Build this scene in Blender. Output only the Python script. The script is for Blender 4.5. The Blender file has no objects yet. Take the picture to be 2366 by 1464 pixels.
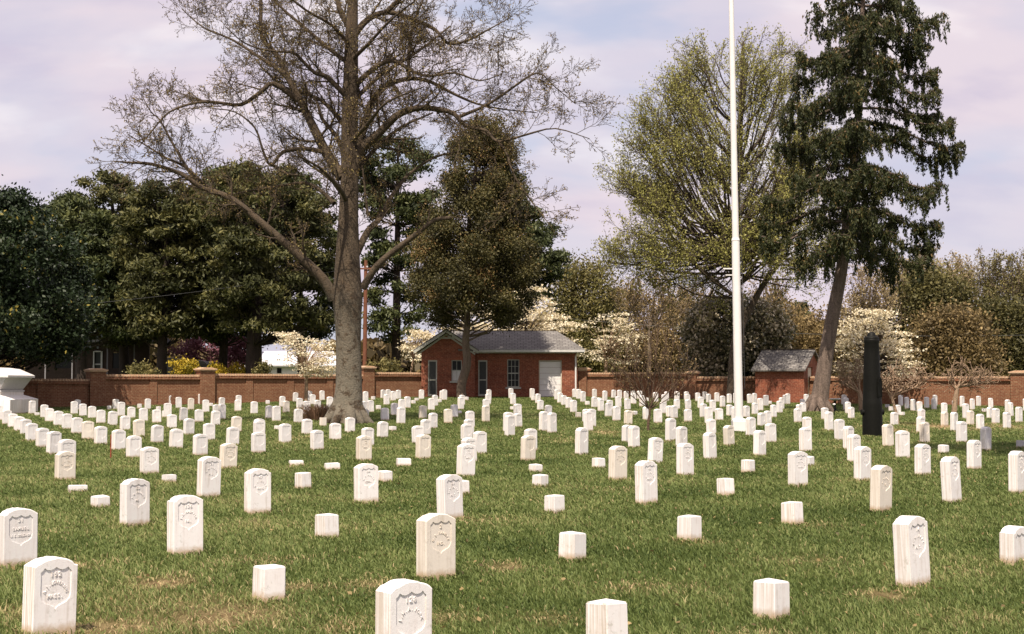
import bpy, math, random
import numpy as np
from mathutils import Vector, Matrix, noise as mnoise
from mathutils.geometry import tessellate_polygon
sc=bpy.context.scene
C=sc.collection
# ------------------------------------------------------------ camera
F=3286.1; CX,CY=1183.,732.; HC=1.4
PITCH=math.atan((888.-CY)/F)
cam=bpy.data.objects.new('camera',bpy.data.cameras.new('camera')); C.objects.link(cam)
cam.location=(0,0,HC); cam.rotation_euler=(math.pi/2+PITCH,0,0)
cam.data.lens=50.0; cam.data.sensor_width=36.0; cam.data.clip_end=6000; cam.data.clip_start=.1
sc.camera=cam
# ------------------------------------------------------------ light
SEL=math.radians(59); SAZ=math.radians(14)           # sun height; to the left behind the camera
sdir=Vector((-math.sin(SAZ)*math.cos(SEL),-math.cos(SAZ)*math.cos(SEL),math.sin(SEL)))
sun=bpy.data.objects.new('sun',bpy.data.lights.new('sun','SUN')); C.objects.link(sun)
sun.data.energy=4.8; sun.data.angle=math.radians(.55); sun.data.color=(1,.89,.75)
sun.rotation_euler=sdir.to_track_quat('Z','Y').to_euler()
sun.location=(0,-20,60)
W=bpy.data.worlds.new('World'); sc.world=W; W.use_nodes=True
nt=W.node_tree; nt.nodes.clear()
def N(t,ty,**k):
    n=t.nodes.new(ty)
    for a,b in k.items(): setattr(n,a,b)
    return n
def mathn(t,op,a,b=None,c=None,clamp=False):
    n=t.nodes.new('ShaderNodeMath'); n.operation=op; n.use_clamp=clamp
    for i,v in enumerate((a,b,c)):
        if v is None: continue
        if isinstance(v,(int,float)): n.inputs[i].default_value=v
        else: t.links.new(v,n.inputs[i])
    return n.outputs[0]
def ramp(t,fac,stops,interp='LINEAR'):
    n=t.nodes.new('ShaderNodeValToRGB'); cr=n.color_ramp; cr.interpolation=interp
    while len(cr.elements)>1: cr.elements.remove(cr.elements[0])
    cr.elements[0].position=stops[0][0]; c=stops[0][1]; cr.elements[0].color=tuple(c)+(1,) if len(c)==3 else c
    for p,c in stops[1:]:
        e=cr.elements.new(p); e.color=tuple(c)+(1,)
    if fac is not None: t.links.new(fac,n.inputs[0])
    return n.outputs[0]
def noisen(t,vec,scale,detail=4,rough=.55,dist=0,dims='3D'):
    n=t.nodes.new('ShaderNodeTexNoise'); n.noise_dimensions=dims
    n.inputs['Scale'].default_value=scale; n.inputs['Detail'].default_value=detail; n.inputs['Roughness'].default_value=rough; n.inputs['Distortion'].default_value=dist
    if vec is not None: t.links.new(vec,n.inputs['Vector'])
    return n.outputs[0]
def mixc(t,fac,a,b,mode='MIX'):
    n=t.nodes.new('ShaderNodeMix'); n.data_type='RGBA'; n.blend_type=mode
    for i,v in ((0,fac),(6,a),(7,b)):
        if isinstance(v,(int,float)): n.inputs[i].default_value=v
        elif isinstance(v,tuple): n.inputs[i].default_value=v+(1,)
        else: t.links.new(v,n.inputs[i])
    return n.outputs[2]
sky=N(nt,'ShaderNodeTexSky',sky_type='NISHITA'); sky.sun_disc=False; sky.sun_elevation=SEL; sky.sun_rotation=math.pi+SAZ
sky.air_density=1.0; sky.dust_density=1.5
skyb=mixc(nt,.72,sky.outputs[0],(4.3,4.35,5.4))
bg1=N(nt,'ShaderNodeBackground'); bg1.inputs[1].default_value=.10; nt.links.new(skyb,bg1.inputs[0])
tc=N(nt,'ShaderNodeTexCoord'); sep=N(nt,'ShaderNodeSeparateXYZ'); nt.links.new(tc.outputs['Generated'],sep.inputs[0])
zz=mathn(nt,'MAXIMUM',sep.outputs[2],0.0); den=mathn(nt,'ADD',zz,.42)
cmb=N(nt,'ShaderNodeCombineXYZ')
nt.links.new(mathn(nt,'DIVIDE',sep.outputs[0],den),cmb.inputs[0]); nt.links.new(mathn(nt,'DIVIDE',sep.outputs[1],den),cmb.inputs[1])
mp=N(nt,'ShaderNodeMapping'); mp.inputs['Location'].default_value=(1.3,4.2,0); mp.inputs['Scale'].default_value=(1.5,2.6,1); nt.links.new(cmb.outputs[0],mp.inputs[0])
n1=noisen(nt,mp.outputs[0],1.25,5,.5,.15); n2=noisen(nt,mp.outputs[0],2.6,5,.5,.1)
cl=ramp(nt,n1,[(.34,(.05,)*3),(.44,(.65,)*3),(.54,(1,)*3)],'EASE')
ccol=ramp(nt,n2,[(.3,(.47,.42,.51)),(.5,(.57,.50,.55)),(.7,(.72,.655,.66))],'EASE')
bg2=N(nt,'ShaderNodeBackground'); bg2.inputs[1].default_value=.98; nt.links.new(ccol,bg2.inputs[0])
mx=N(nt,'ShaderNodeMixShader'); nt.links.new(cl,mx.inputs[0]); nt.links.new(bg1.outputs[0],mx.inputs[1]); nt.links.new(bg2.outputs[0],mx.inputs[2])
wo=N(nt,'ShaderNodeOutputWorld'); nt.links.new(mx.outputs[0],wo.inputs[0])
sc.render.engine='CYCLES'
sc.view_settings.view_transform='Standard'; sc.view_settings.look='None'; sc.view_settings.exposure=0.55; sc.view_settings.gamma=1
sc.cycles.max_bounces=6; sc.cycles.diffuse_bounces=3; sc.cycles.transparent_max_bounces=4
# ------------------------------------------------------------ helpers
rnd=random.Random(7); rs=np.random.RandomState(11)
def sm(a,b,x):
    t=min(1,max(0,(x-a)/(b-a))); return t*t*(3-2*t)
def gz(X,Y):
    b=0.0158*Y-0.6
    z=math.log(1+math.exp(b*12))/12 if b<2 else b
    if Y>92: z=.0158*92-.6
    return z-0.23*sm(5,17,abs(X))*sm(42,65,Y)
cp,sp=math.cos(PITCH),math.sin(PITCH)
def at(px,py,Y):                     # world point at depth Y seen at photo position (px,py)
    x=(px-CX)/F; y=(CY-py)/F; r=(x,cp-y*sp,sp+y*cp); t=Y/r[1]
    return Vector((r[0]*t,Y,HC+r[2]*t))
def onground(px,Y):
    X=at(px,900,Y).x; return Vector((X,Y,gz(X,Y)))
def empty(name,loc,rz=0):
    o=bpy.data.objects.new(name,None); C.objects.link(o); o.location=loc; o.rotation_euler=(0,0,rz); o.empty_display_size=.2
    return o
def tag(o,label=None,cat=None,group=None,kind=None):
    if label: o['label']=label
    if cat: o['category']=cat
    if group: o['group']=group
    if kind: o['kind']=kind
    return o
def link(name,me,parent=None,world=False):
    o=bpy.data.objects.new(name,me); C.objects.link(o)
    if parent is not None:
        o.parent=parent
        if world: o.matrix_parent_inverse=Matrix.Translation(parent.location).inverted() if not parent.rotation_euler.z else (Matrix.Translation(parent.location)@Matrix.Rotation(parent.rotation_euler.z,4,'Z')).inverted()
    return o
def quads_mesh(name,V,Q,mat,tint=None,smooth=False):
    me=bpy.data.meshes.new(name); V=np.asarray(V,dtype=np.float32); Q=np.asarray(Q,dtype=np.int32)
    me.vertices.add(len(V)); me.vertices.foreach_set('co',V.ravel())
    me.loops.add(Q.size); me.loops.foreach_set('vertex_index',Q.ravel())
    me.polygons.add(len(Q)); me.polygons.foreach_set('loop_start',np.arange(0,Q.size,4,dtype=np.int32))
    if tint is not None:
        a=me.attributes.new('tint','FLOAT','POINT'); a.data.foreach_set('value',np.asarray(tint,dtype=np.float32))
    me.update(calc_edges=True)
    if smooth: me.polygons.foreach_set('use_smooth',np.ones(len(Q),dtype=bool))
    me.materials.append(mat); return me
class MB:                             # boxes, prisms, lathes gathered into one mesh
    def __init__(s): s.v=[]; s.f=[]
    def add(s,vs,fs):
        b=len(s.v); s.v+= [tuple(v) for v in vs]; s.f+=[tuple(b+i for i in f) for f in fs]
    def box(s,x0,x1,y0,y1,z0,z1):
        s.add([(x0,y0,z0),(x1,y0,z0),(x1,y1,z0),(x0,y1,z0),(x0,y0,z1),(x1,y0,z1),(x1,y1,z1),(x0,y1,z1)],
              [(3,2,1,0),(4,5,6,7),(0,1,5,4),(1,2,6,5),(2,3,7,6),(3,0,4,7)])
    def prism(s,poly,y0,y1):          # poly in x,z
        n=len(poly)
        s.add([(x,y0,z) for x,z in poly]+[(x,y1,z) for x,z in poly],
              [tuple(range(n)),tuple(range(2*n-1,n-1,-1))]+[(i,i+n,(i+1)%n+n,(i+1)%n) for i in range(n)])
    def lathe(s,prof,n=24,cx=0,cy=0):
        b=len(s.v)
        for r,z in prof:
            for k in range(n):
                a=2*math.pi*k/n; s.v.append((cx+r*math.cos(a),cy+r*math.sin(a),z))
        for i in range(len(prof)-1):
            for k in range(n):
                s.f.append((b+i*n+k,b+i*n+(k+1)%n,b+(i+1)*n+(k+1)%n,b+(i+1)*n+k))
        m=len(prof); c=len(s.v); s.v+=s.v[b:b+n]+s.v[b+(m-1)*n:b+m*n]
        s.f.append(tuple(c+k for k in range(n-1,-1,-1))); s.f.append(tuple(c+n+k for k in range(n)))
    def tube(s,a,b,r0,r1=None,n=8):
        a=Vector(a);b=Vector(b);r1=r0 if r1 is None else r1; t=(b-a).normalized()
        u=t.orthogonal().normalized(); w=t.cross(u); bb=len(s.v)
        for p,r in ((a,r0),(b,r1)):
            for k in range(n):
                q=2*math.pi*k/n; s.v.append(tuple(p+u*r*math.cos(q)+w*r*math.sin(q)))
        for k in range(n): s.f.append((bb+k,bb+(k+1)%n,bb+n+(k+1)%n,bb+n+k))
        c=len(s.v); s.v+=s.v[bb:bb+2*n]
        s.f.append(tuple(c+k for k in range(n-1,-1,-1))); s.f.append(tuple(c+n+k for k in range(n)))
    def build(s,name,mat,parent=None,smooth=False,bevel=0):
        me=bpy.data.meshes.new(name); me.from_pydata(s.v,[],s.f); me.materials.append(mat); me.update()
        if smooth:
            for p in me.polygons: p.use_smooth=True
        o=link(name,me,parent)
        if bevel:
            m=o.modifiers.new('b','BEVEL'); m.width=bevel; m.segments=2; m.limit_method='ANGLE'
        return o
# ------------------------------------------------------------ materials
def newmat(name):
    m=bpy.data.materials.new(name); m.use_nodes=True; t=m.node_tree; b=t.nodes['Principled BSDF']; return m,t,b
def setc(t,b,c):
    if isinstance(c,tuple): b.inputs['Base Color'].default_value=c+(1,)
    else: t.links.new(c,b.inputs['Base Color'])
def bump(t,b,h,strength=.3,dist=.02):
    n=t.nodes.new('ShaderNodeBump'); n.inputs['Strength'].default_value=strength; n.inputs['Distance'].default_value=dist
    t.links.new(h,n.inputs['Height']); t.links.new(n.outputs[0],b.inputs['Normal'])
def plain(name,c,rough=.6,var=.12,scale=6,metal=0,bm=.15):
    m,t,b=newmat(name); tcn=N(t,'ShaderNodeTexCoord'); f=noisen(t,tcn.outputs['Object'],scale,5,.6)
    setc(t,b,ramp(t,f,[(.3,tuple(x*(1-var) for x in c)),(.7,tuple(min(1,x*(1+var)) for x in c))]))
    b.inputs['Roughness'].default_value=rough; b.inputs['Metallic'].default_value=metal
    if sum(c)<.1: b.inputs['Specular IOR Level'].default_value=.15
    bump(t,b,f,bm,.01); return m
def scalevec(t,vec,s):
    n=t.nodes.new('ShaderNodeMapping'); n.inputs['Scale'].default_value=s; t.links.new(vec,n.inputs[0]); return n.outputs[0]
def marble(name,base,dark,stain):
    m,t,b=newmat(name); tcn=N(t,'ShaderNodeTexCoord'); oi=N(t,'ShaderNodeObjectInfo')
    ob=tcn.outputs['Object']
    va=N(t,'ShaderNodeVectorMath',operation='ADD'); t.links.new(ob,va.inputs[0])
    rv=mathn(t,'MULTIPLY',oi.outputs['Random'],37.0); cx=N(t,'ShaderNodeCombineXYZ'); t.links.new(rv,cx.inputs[0]); t.links.new(rv,cx.inputs[1]); t.links.new(cx.outputs[0],va.inputs[1])
    P=va.outputs[0]
    streak=noisen(t,scalevec(t,P,(34,34,2.2)),1,4,.6)
    mott=noisen(t,P,9,5,.6)
    f=mathn(t,'ADD',mathn(t,'MULTIPLY',streak,.6),mathn(t,'MULTIPLY',mott,.4))
    c=ramp(t,f,[(.34,dark),(.47,base),(.7,tuple(min(.86,x*1.07) for x in base))])
    # the weathered sides carry brown rain streaks (real staining of the old marble)
    geo=N(t,'ShaderNodeNewGeometry'); vt=N(t,'ShaderNodeVectorTransform',vector_type='NORMAL',convert_from='WORLD',convert_to='OBJECT'); t.links.new(geo.outputs['Normal'],vt.inputs[0])
    sx=N(t,'ShaderNodeSeparateXYZ'); t.links.new(vt.outputs[0],sx.inputs[0])
    side=mathn(t,'MULTIPLY',mathn(t,'ABSOLUTE',sx.outputs[0]),mathn(t,'MULTIPLY_ADD',oi.outputs['Random'],.5,.25))
    sst=ramp(t,noisen(t,scalevec(t,P,(70,70,1.6)),1,3,.5),[(.38,(1,1,1)),(.6,(0,0,0))])
    c=mixc(t,mathn(t,'MULTIPLY',sst,side),c,stain)
    c=mixc(t,ramp(t,noisen(t,P,13,6,.75),[(.58,(0,)*3),(.68,(.55,)*3)]),c,(.43,.41,.34))
    # soil line: splashed earth within a hand of the ground
    so=N(t,'ShaderNodeSeparateXYZ'); t.links.new(ob,so.inputs[0])
    h=mathn(t,'ADD',so.outputs[2],mathn(t,'MULTIPLY',noisen(t,P,22,3,.6),-.07))
    dirt=ramp(t,h,[(0,(.75,)*3),(.05,(0,)*3)])
    c=mixc(t,dirt,c,(.42,.27,.12))
    # per-stone tone
    hv=N(t,'ShaderNodeHueSaturation'); t.links.new(c,hv.inputs['Color']); t.links.new(mathn(t,'MULTIPLY_ADD',oi.outputs['Random'],.16,.88),hv.inputs['Value'])
    setc(t,b,hv.outputs[0]); b.inputs['Roughness'].default_value=.75
    bump(t,b,noisen(t,P,60,5,.7),.25,.004); return m
M={}
M['white']=marble('white_marble',(.84,.80,.785),(.68,.63,.59),(.48,.39,.29))
M['cream']=marble('cream_marble',(.80,.73,.64),(.62,.54,.44),(.40,.30,.20))
M['grey']=marble('grey_and_shade_marble',(.56,.54,.54),(.42,.40,.39),(.3,.27,.24))  # grey for the pedestal body, and shade painted onto tree-shaded stones
def brick(name,c1,c2,mortar,sc_=1.0,ms=.012):
    m,t,b=newmat(name); tcn=N(t,'ShaderNodeTexCoord'); s=N(t,'ShaderNodeSeparateXYZ'); t.links.new(tcn.outputs['Object'],s.inputs[0])
    cb=N(t,'ShaderNodeCombineXYZ'); t.links.new(mathn(t,'ADD',s.outputs[0],s.outputs[1]),cb.inputs[0]); t.links.new(s.outputs[2],cb.inputs[1])
    br=N(t,'ShaderNodeTexBrick'); t.links.new(cb.outputs[0],br.inputs['Vector'])
    br.inputs['Color1'].default_value=c1+(1,); br.inputs['Color2'].default_value=c2+(1,); br.inputs['Mortar'].default_value=mortar+(1,)
    br.inputs['Scale'].default_value=1; br.inputs['Brick Width'].default_value=.215*sc_; br.inputs['Row Height'].default_value=.075*sc_; br.inputs['Mortar Size'].default_value=ms*sc_; br.inputs['Bias'].default_value=-.1
    n=noisen(t,tcn.outputs['Object'],1.3,6,.65); n_=noisen(t,tcn.outputs['Object'],9,4,.6)
    c=mixc(t,ramp(t,n,[(.38,(.55,)*3),(.62,(0,)*3)]),br.outputs[0],tuple(x*.55 for x in c2))
    c=mixc(t,ramp(t,n_,[(.5,(0,)*3),(.72,(.5,)*3)]),c,tuple(min(1,x*1.5) for x in mortar))
    setc(t,b,c); b.inputs['Roughness'].default_value=.9
    bump(t,b,mathn(t,'SUBTRACT',n_,br.outputs['Fac']),.5,.008); return m
M['brick_wall']=brick('old_wall_brick',(.17,.047,.020),(.235,.082,.037),(.27,.175,.10),1.0,.013)
M['brick_house']=brick('house_brick',(.28,.064,.027),(.17,.037,.018),(.32,.165,.10),1.0,.009)
M['brick_cap']=brick('coping_brick',(.58,.36,.22),(.68,.47,.31),(.5,.36,.24),1.0,.01)
M['brick_dark']=brick('shaded_house_brick',(.045,.028,.022),(.06,.035,.027),(.07,.05,.04),1.0,.008)  # brick darkened to carry the tree shade over the bungalow
def shingle():
    m,t,b=newmat('grey_shingle'); tcn=N(t,'ShaderNodeTexCoord')
    s=N(t,'ShaderNodeSeparateXYZ'); t.links.new(tcn.outputs['Object'],s.inputs[0])
    cb=N(t,'ShaderNodeCombineXYZ'); t.links.new(s.outputs[0],cb.inputs[0]); t.links.new(mathn(t,'MULTIPLY',s.outputs[2],2.3),cb.inputs[1])
    br=N(t,'ShaderNodeTexBrick'); t.links.new(cb.outputs[0],br.inputs['Vector'])
    br.inputs['Color1'].default_value=(.15,.14,.13,1); br.inputs['Color2'].default_value=(.235,.22,.205,1); br.inputs['Mortar'].default_value=(.06,.052,.052,1)
    br.inputs['Scale'].default_value=1; br.inputs['Brick Width'].default_value=.33; br.inputs['Row Height'].default_value=.22; br.inputs['Mortar Size'].default_value=.018
    n=noisen(t,tcn.outputs['Object'],3,6,.7)
    setc(t,b,mixc(t,ramp(t,n,[(.4,(0,)*3),(.7,(.5,)*3)]),br.outputs[0],(.12,.11,.105))); b.inputs['Roughness'].default_value=.95
    bump(t,b,br.outputs['Fac'],-.6,.01); return m
M['shingle']=shingle()
M['trim']=plain('grey_green_trim',(.42,.42,.36),.6)
M['whitepaint']=plain('white_paint',(.76,.73,.71),.45,.05,3,0,.05)
M['creampaint']=plain('cream_paint',(.55,.50,.40),.55,.08)
M['gutter']=plain('gutter_metal',(.58,.57,.55),.4)
M['darkiron']=plain('black_iron',(.006,.006,.0045),.55,.3,20,0,.3)
M['screen']=plain('dark_screen',(.045,.047,.045),.7,.2,10)
M['darkwood']=plain('dark_board',(.05,.038,.03),.8)
M['darkroof']=plain('shaded_roof',(.02,.017,.015),.9)  # near black: tree shade on the bungalow put into the roof colour
M['red']=plain('red_paint',(.30,.03,.02),.6)
M['pole_wood']=plain('pole_wood',(.17,.062,.032),.85,.25,3)
M['wire']=plain('wire_black',(.06,.06,.06),.5)
M['greyroof']=plain('pale_metal_roof',(.55,.54,.56),.6,.05)
M['dullgrey']=plain('weathered_grey_board',(.22,.21,.22),.85)
m,t,b=newmat('window_glass'); b.inputs['Base Color'].default_value=(.012,.013,.012,1); b.inputs['Roughness'].default_value=.3; b.inputs['Specular IOR Level'].default_value=.2; M['glass']=m
def bark(name,c1,c2,scale=5,lichen=None):
    m,t,b=newmat(name); tcn=N(t,'ShaderNodeTexCoord')
    f=noisen(t,scalevec(t,tcn.outputs['Object'],(scale*1.6,scale*1.6,scale*.35)),1,6,.7,.4)
    c=ramp(t,f,[(.36,c1),(.6,c2)])
    if lichen:
        g=noisen(t,tcn.outputs['Object'],2.6,6,.75)
        s=N(t,'ShaderNodeSeparateXYZ'); t.links.new(tcn.outputs['Object'],s.inputs[0])
        hf=ramp(t,mathn(t,'MULTIPLY',s.outputs[2],.1),[(.1,(.95,)*3),(.30,(.65,)*3),(.48,(.08,)*3)])
        k=mathn(t,'MULTIPLY',ramp(t,g,[(.42,(0,)*3),(.50,(1,)*3)]),hf)
        c=mixc(t,k,c,lichen)
    f2=noisen(t,tcn.outputs['Object'],scale*4,4,.7)
    c=mixc(t,.45,c,ramp(t,f2,[(.35,tuple(x*.35 for x in c2)),(.65,tuple(min(1,x*1.5) for x in c2))]))
    setc(t,b,c); b.inputs['Roughness'].default_value=.95
    bump(t,b,mathn(t,'ADD',f,f2),.9,.05); return m
M['bark_oak']=bark('oak_bark',(.02,.013,.008),(.085,.058,.034),4,(.245,.225,.175))
M['bark_twig']=bark('brown_twig_bark',(.055,.032,.020),(.14,.088,.054),5)
M['bark_pine']=bark('pine_bark',(.018,.012,.009),(.045,.03,.022),4)
M['bark_spruce']=bark('spruce_bark',(.045,.03,.022),(.19,.14,.11),5)
M['bark_gum']=bark('gum_bark',(.035,.026,.018),(.09,.065,.045),5)
M['bark_cedar']=bark('cedar_bark',(.05,.032,.022),(.19,.14,.10),6)
M['bark_pale']=bark('pale_bark',(.12,.08,.05),(.42,.29,.19),7)
def leafmat(name,stops,trans=.25,rough=.6,spec=.3):
    m,t,b=newmat(name); a=N(t,'ShaderNodeAttribute',attribute_name='tint')
    c=ramp(t,a.outputs['Fac'],stops); setc(t,b,c); b.inputs['Roughness'].default_value=rough; b.inputs['Specular IOR Level'].default_value=spec
    if trans:
        tr=N(t,'ShaderNodeBsdfTranslucent'); t.links.new(c,tr.inputs[0]); mxx=N(t,'ShaderNodeMixShader'); mxx.inputs[0].default_value=trans
        t.links.new(b.outputs[0],mxx.inputs[1]); t.links.new(tr.outputs[0],mxx.inputs[2]); t.links.new(mxx.outputs[0],t.nodes['Material Output'].inputs[0])
    return m
M['grass']=leafmat('grass_blades',[(0,(.052,.082,.019)),(.35,(.138,.182,.050)),(.62,(.235,.272,.092)),(.8,(.35,.32,.14)),(1,(.54,.41,.23))],.38,.6,.25)
M['bud']=leafmat('oak_buds',[(0,(.12,.075,.03)),(.6,(.24,.17,.06)),(1,(.34,.28,.10))],.3)
M['gumleaf']=leafmat('young_gum_leaves',[(0,(.20,.20,.045)),(.5,(.36,.345,.10)),(1,(.52,.49,.17))],.45)
M['spruceleaf']=leafmat('spruce_needles',[(0,(.014,.020,.007)),(.5,(.038,.047,.014)),(.85,(.085,.08,.025)),(1,(.17,.11,.04))],.1)
M['pineleaf']=leafmat('pine_needles',[(0,(.018,.025,.009)),(.5,(.052,.066,.021)),(1,(.13,.14,.045))],.1)
M['pineolive']=leafmat('olive_pine_needles',[(0,(.024,.028,.009)),(.5,(.066,.070,.022)),(1,(.16,.145,.045))],.12)
M['cedarleaf']=leafmat('rusty_cedar_foliage',[(0,(.022,.020,.008)),(.5,(.066,.060,.019)),(.85,(.12,.10,.03)),(1,(.19,.11,.04))],.1)
M['magleaf']=leafmat('glossy_magnolia_leaves',[(0,(.010,.017,.008)),(.7,(.026,.042,.016)),(.93,(.05,.065,.022)),(1,(.25,.20,.04))],.05,.5,.25)
M['bract']=leafmat('dogwood_bracts',[(0,(.34,.29,.14)),(.25,(.74,.63,.42)),(1,(.86,.80,.64))],.3)
M['redbud']=leafmat('redbud_blossom',[(0,(.10,.04,.05)),(1,(.40,.17,.22))],.3)
M['forsythia']=leafmat('forsythia_blossom',[(0,(.09,.09,.01)),(.5,(.34,.25,.02)),(1,(.60,.42,.04))],.2)
M['browntree']=leafmat('brown_spring_leaves',[(0,(.07,.052,.024)),(.5,(.19,.135,.056)),(1,(.37,.27,.12))],.25)
M['olivetree']=leafmat('olive_spring_leaves',[(0,(.055,.052,.018)),(.5,(.15,.135,.045)),(1,(.30,.25,.09))],.25)
M['greytree']=leafmat('greyish_evergreen_leaves',[(0,(.05,.052,.024)),(.5,(.16,.145,.075)),(.75,(.34,.28,.17)),(1,(.70,.60,.42))],.1,.4,.5)
M['palebud']=leafmat('pale_tan_buds',[(0,(.16,.12,.06)),(.5,(.34,.26,.13)),(1,(.52,.42,.22))],.35)
M['bark_tan']=bark('tan_far_bark',(.09,.065,.045),(.22,.165,.115),5)
M['dryblade']=leafmat('dry_grass_tuft',[(0,(.05,.028,.018)),(1,(.26,.15,.09))],.2)
# ------------------------------------------------------------ ground
def patchfield(X,Y):                  # numpy: slow colour drift of the lawn, 0..1
    v=np.sin(X*1.3+1.7*np.sin(Y*.55+.4))*np.sin(Y*.9+1.1*np.sin(X*.7))
    v+=.6*np.sin(X*3.1+Y*1.2+2)*np.sin(Y*2.7-X*1.4)+.4*np.sin(X*6.3-Y*5.1)*np.sin(Y*7.7+X*2.2)
    return .5+v*.22
STRAW=[]
for px,py,rx,ry,w in ((380,1340,70,16,1),(520,1415,150,30,.8),(250,1440,110,22,.9),(700,1350,60,10,.7),(1165,1303,38,9,1),(2030,1368,55,10,1),(860,1345,60,14,.6),
                      (1400,1003,30,4,.9),(2160,985,50,6,1),(2040,993,40,6,.9),(2310,985,40,5,.8),(1310,1020,50,6,.5),(700,1015,30,5,.4),(60,1400,60,20,.6),(2230,1315,30,8,.4),(780,1440,60,14,.5),(1760,1455,80,10,.5),(1270,1420,70,14,.4),(430,1390,220,35,.45),(1500,1350,120,12,.35),(1850,1290,90,10,.35),(1100,1200,90,8,.3),(600,1290,90,8,.4),(980,1420,120,16,.4),(1620,1250,60,6,.4),(1880,1210,60,6,.35),(200,1300,60,10,.4),(1400,1130,90,6,.3),(2250,1420,90,16,.35)):
    Yc=1.4*F/(py-888) if py>1009 else 2.0*F/(py-836)
    X=(px-CX)/F*Yc; STRAW.append((X,Yc,rx/F*Yc,ry/F*Yc*Yc/1.4,w))
def strawf(X,Y):
    s=np.zeros_like(X)
    for x,y,a,b_,w in STRAW:
        d=((X-x)/a)**2+((Y-y)/b_)**2; s=np.maximum(s,w*np.exp(-d*.9))
    return s
def ground():
    def axis(lim,near,step,grow):
        a=[0.0]; st=step
        while a[-1]<lim:
            if a[-1]>near: st*=grow
            a.append(a[-1]+st)
        return a
    ax=axis(1500,28,.25,1.12); xs=[-v for v in ax[:0:-1]]+ax
    ys=[-30,-15,-6,-2,0,2,4]+[5+v for v in axis(2500,90,.25,1.12)]
    X,Y=np.meshgrid(np.array(xs),np.array(ys)); 
    b=.0158*Y-.6; Z=np.where(b<2,np.log1p(np.exp(np.clip(b,-5,5)*12))/12,b); Z=np.where(Y>92,.0158*92-.6,Z)
    def S(a,c,v):
        t=np.clip((v-a)/(c-a),0,1); return t*t*(3-2*t)
    Z=Z-.23*S(5,17,np.abs(X))*S(42,65,Y)
    Z=Z-.012+.012*(patchfield(X*.8,Y*.6)-.5)*2*(Y<70)
    V=np.stack([X,Y,Z],-1).reshape(-1,3); ny,nx=X.shape
    i=np.arange((ny-1)*(nx-1)); r=i//(nx-1); c=i%(nx-1); q=r*nx+c
    Q=np.stack([q,q+1,q+nx+1,q+nx],-1)
    tint=np.clip(strawf(X,Y),0,1).ravel()
    m,t,b=newmat('lawn_soil'); geo=N(t,'ShaderNodeNewGeometry'); P=geo.outputs['Position']
    f=noisen(t,P,.8,8,.7); f2=noisen(t,scalevec(t,P,(1,.35,1)),14,6,.75); f3=noisen(t,P,55,3,.7)
    k=mathn(t,'ADD',mathn(t,'MULTIPLY',f,.35),mathn(t,'ADD',mathn(t,'MULTIPLY',f2,.4),mathn(t,'MULTIPLY',f3,.25)))
    c=ramp(t,k,[(.36,(.03,.05,.010)),(.5,(.078,.105,.022)),(.64,(.14,.16,.04)),(.8,(.24,.22,.085))])
    a=N(t,'ShaderNodeAttribute',attribute_name='tint')
    s=mathn(t,'MULTIPLY',a.outputs['Fac'],ramp(t,f3,[(.3,(.6,)*3),(.5,(1,)*3)]))
    c=mixc(t,s,c,ramp(t,f2,[(.4,(.22,.14,.07)),(.62,(.46,.32,.18))]))
    setc(t,b,c); b.inputs['Roughness'].default_value=1; b.inputs['Specular IOR Level'].default_value=.1
    bump(t,b,mathn(t,'ADD',f2,f3),1,.05)
    me=quads_mesh('lawn_ground',V,Q,m,tint,True); tag(link('ground',me),kind='structure')
ground()
def GZ(X,Y):
    b=.0158*Y-.6; Z=np.log1p(np.exp(np.clip(b,-5,2)*12))/12; Z=np.where(Y>92,.0158*92-.6,Z)
    t1=np.clip((np.abs(X)-5)/12,0,1); t2=np.clip((Y-42)/23,0,1)
    return Z-.23*t1*t1*(3-2*t1)*t2*t2*(3-2*t2)
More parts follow.
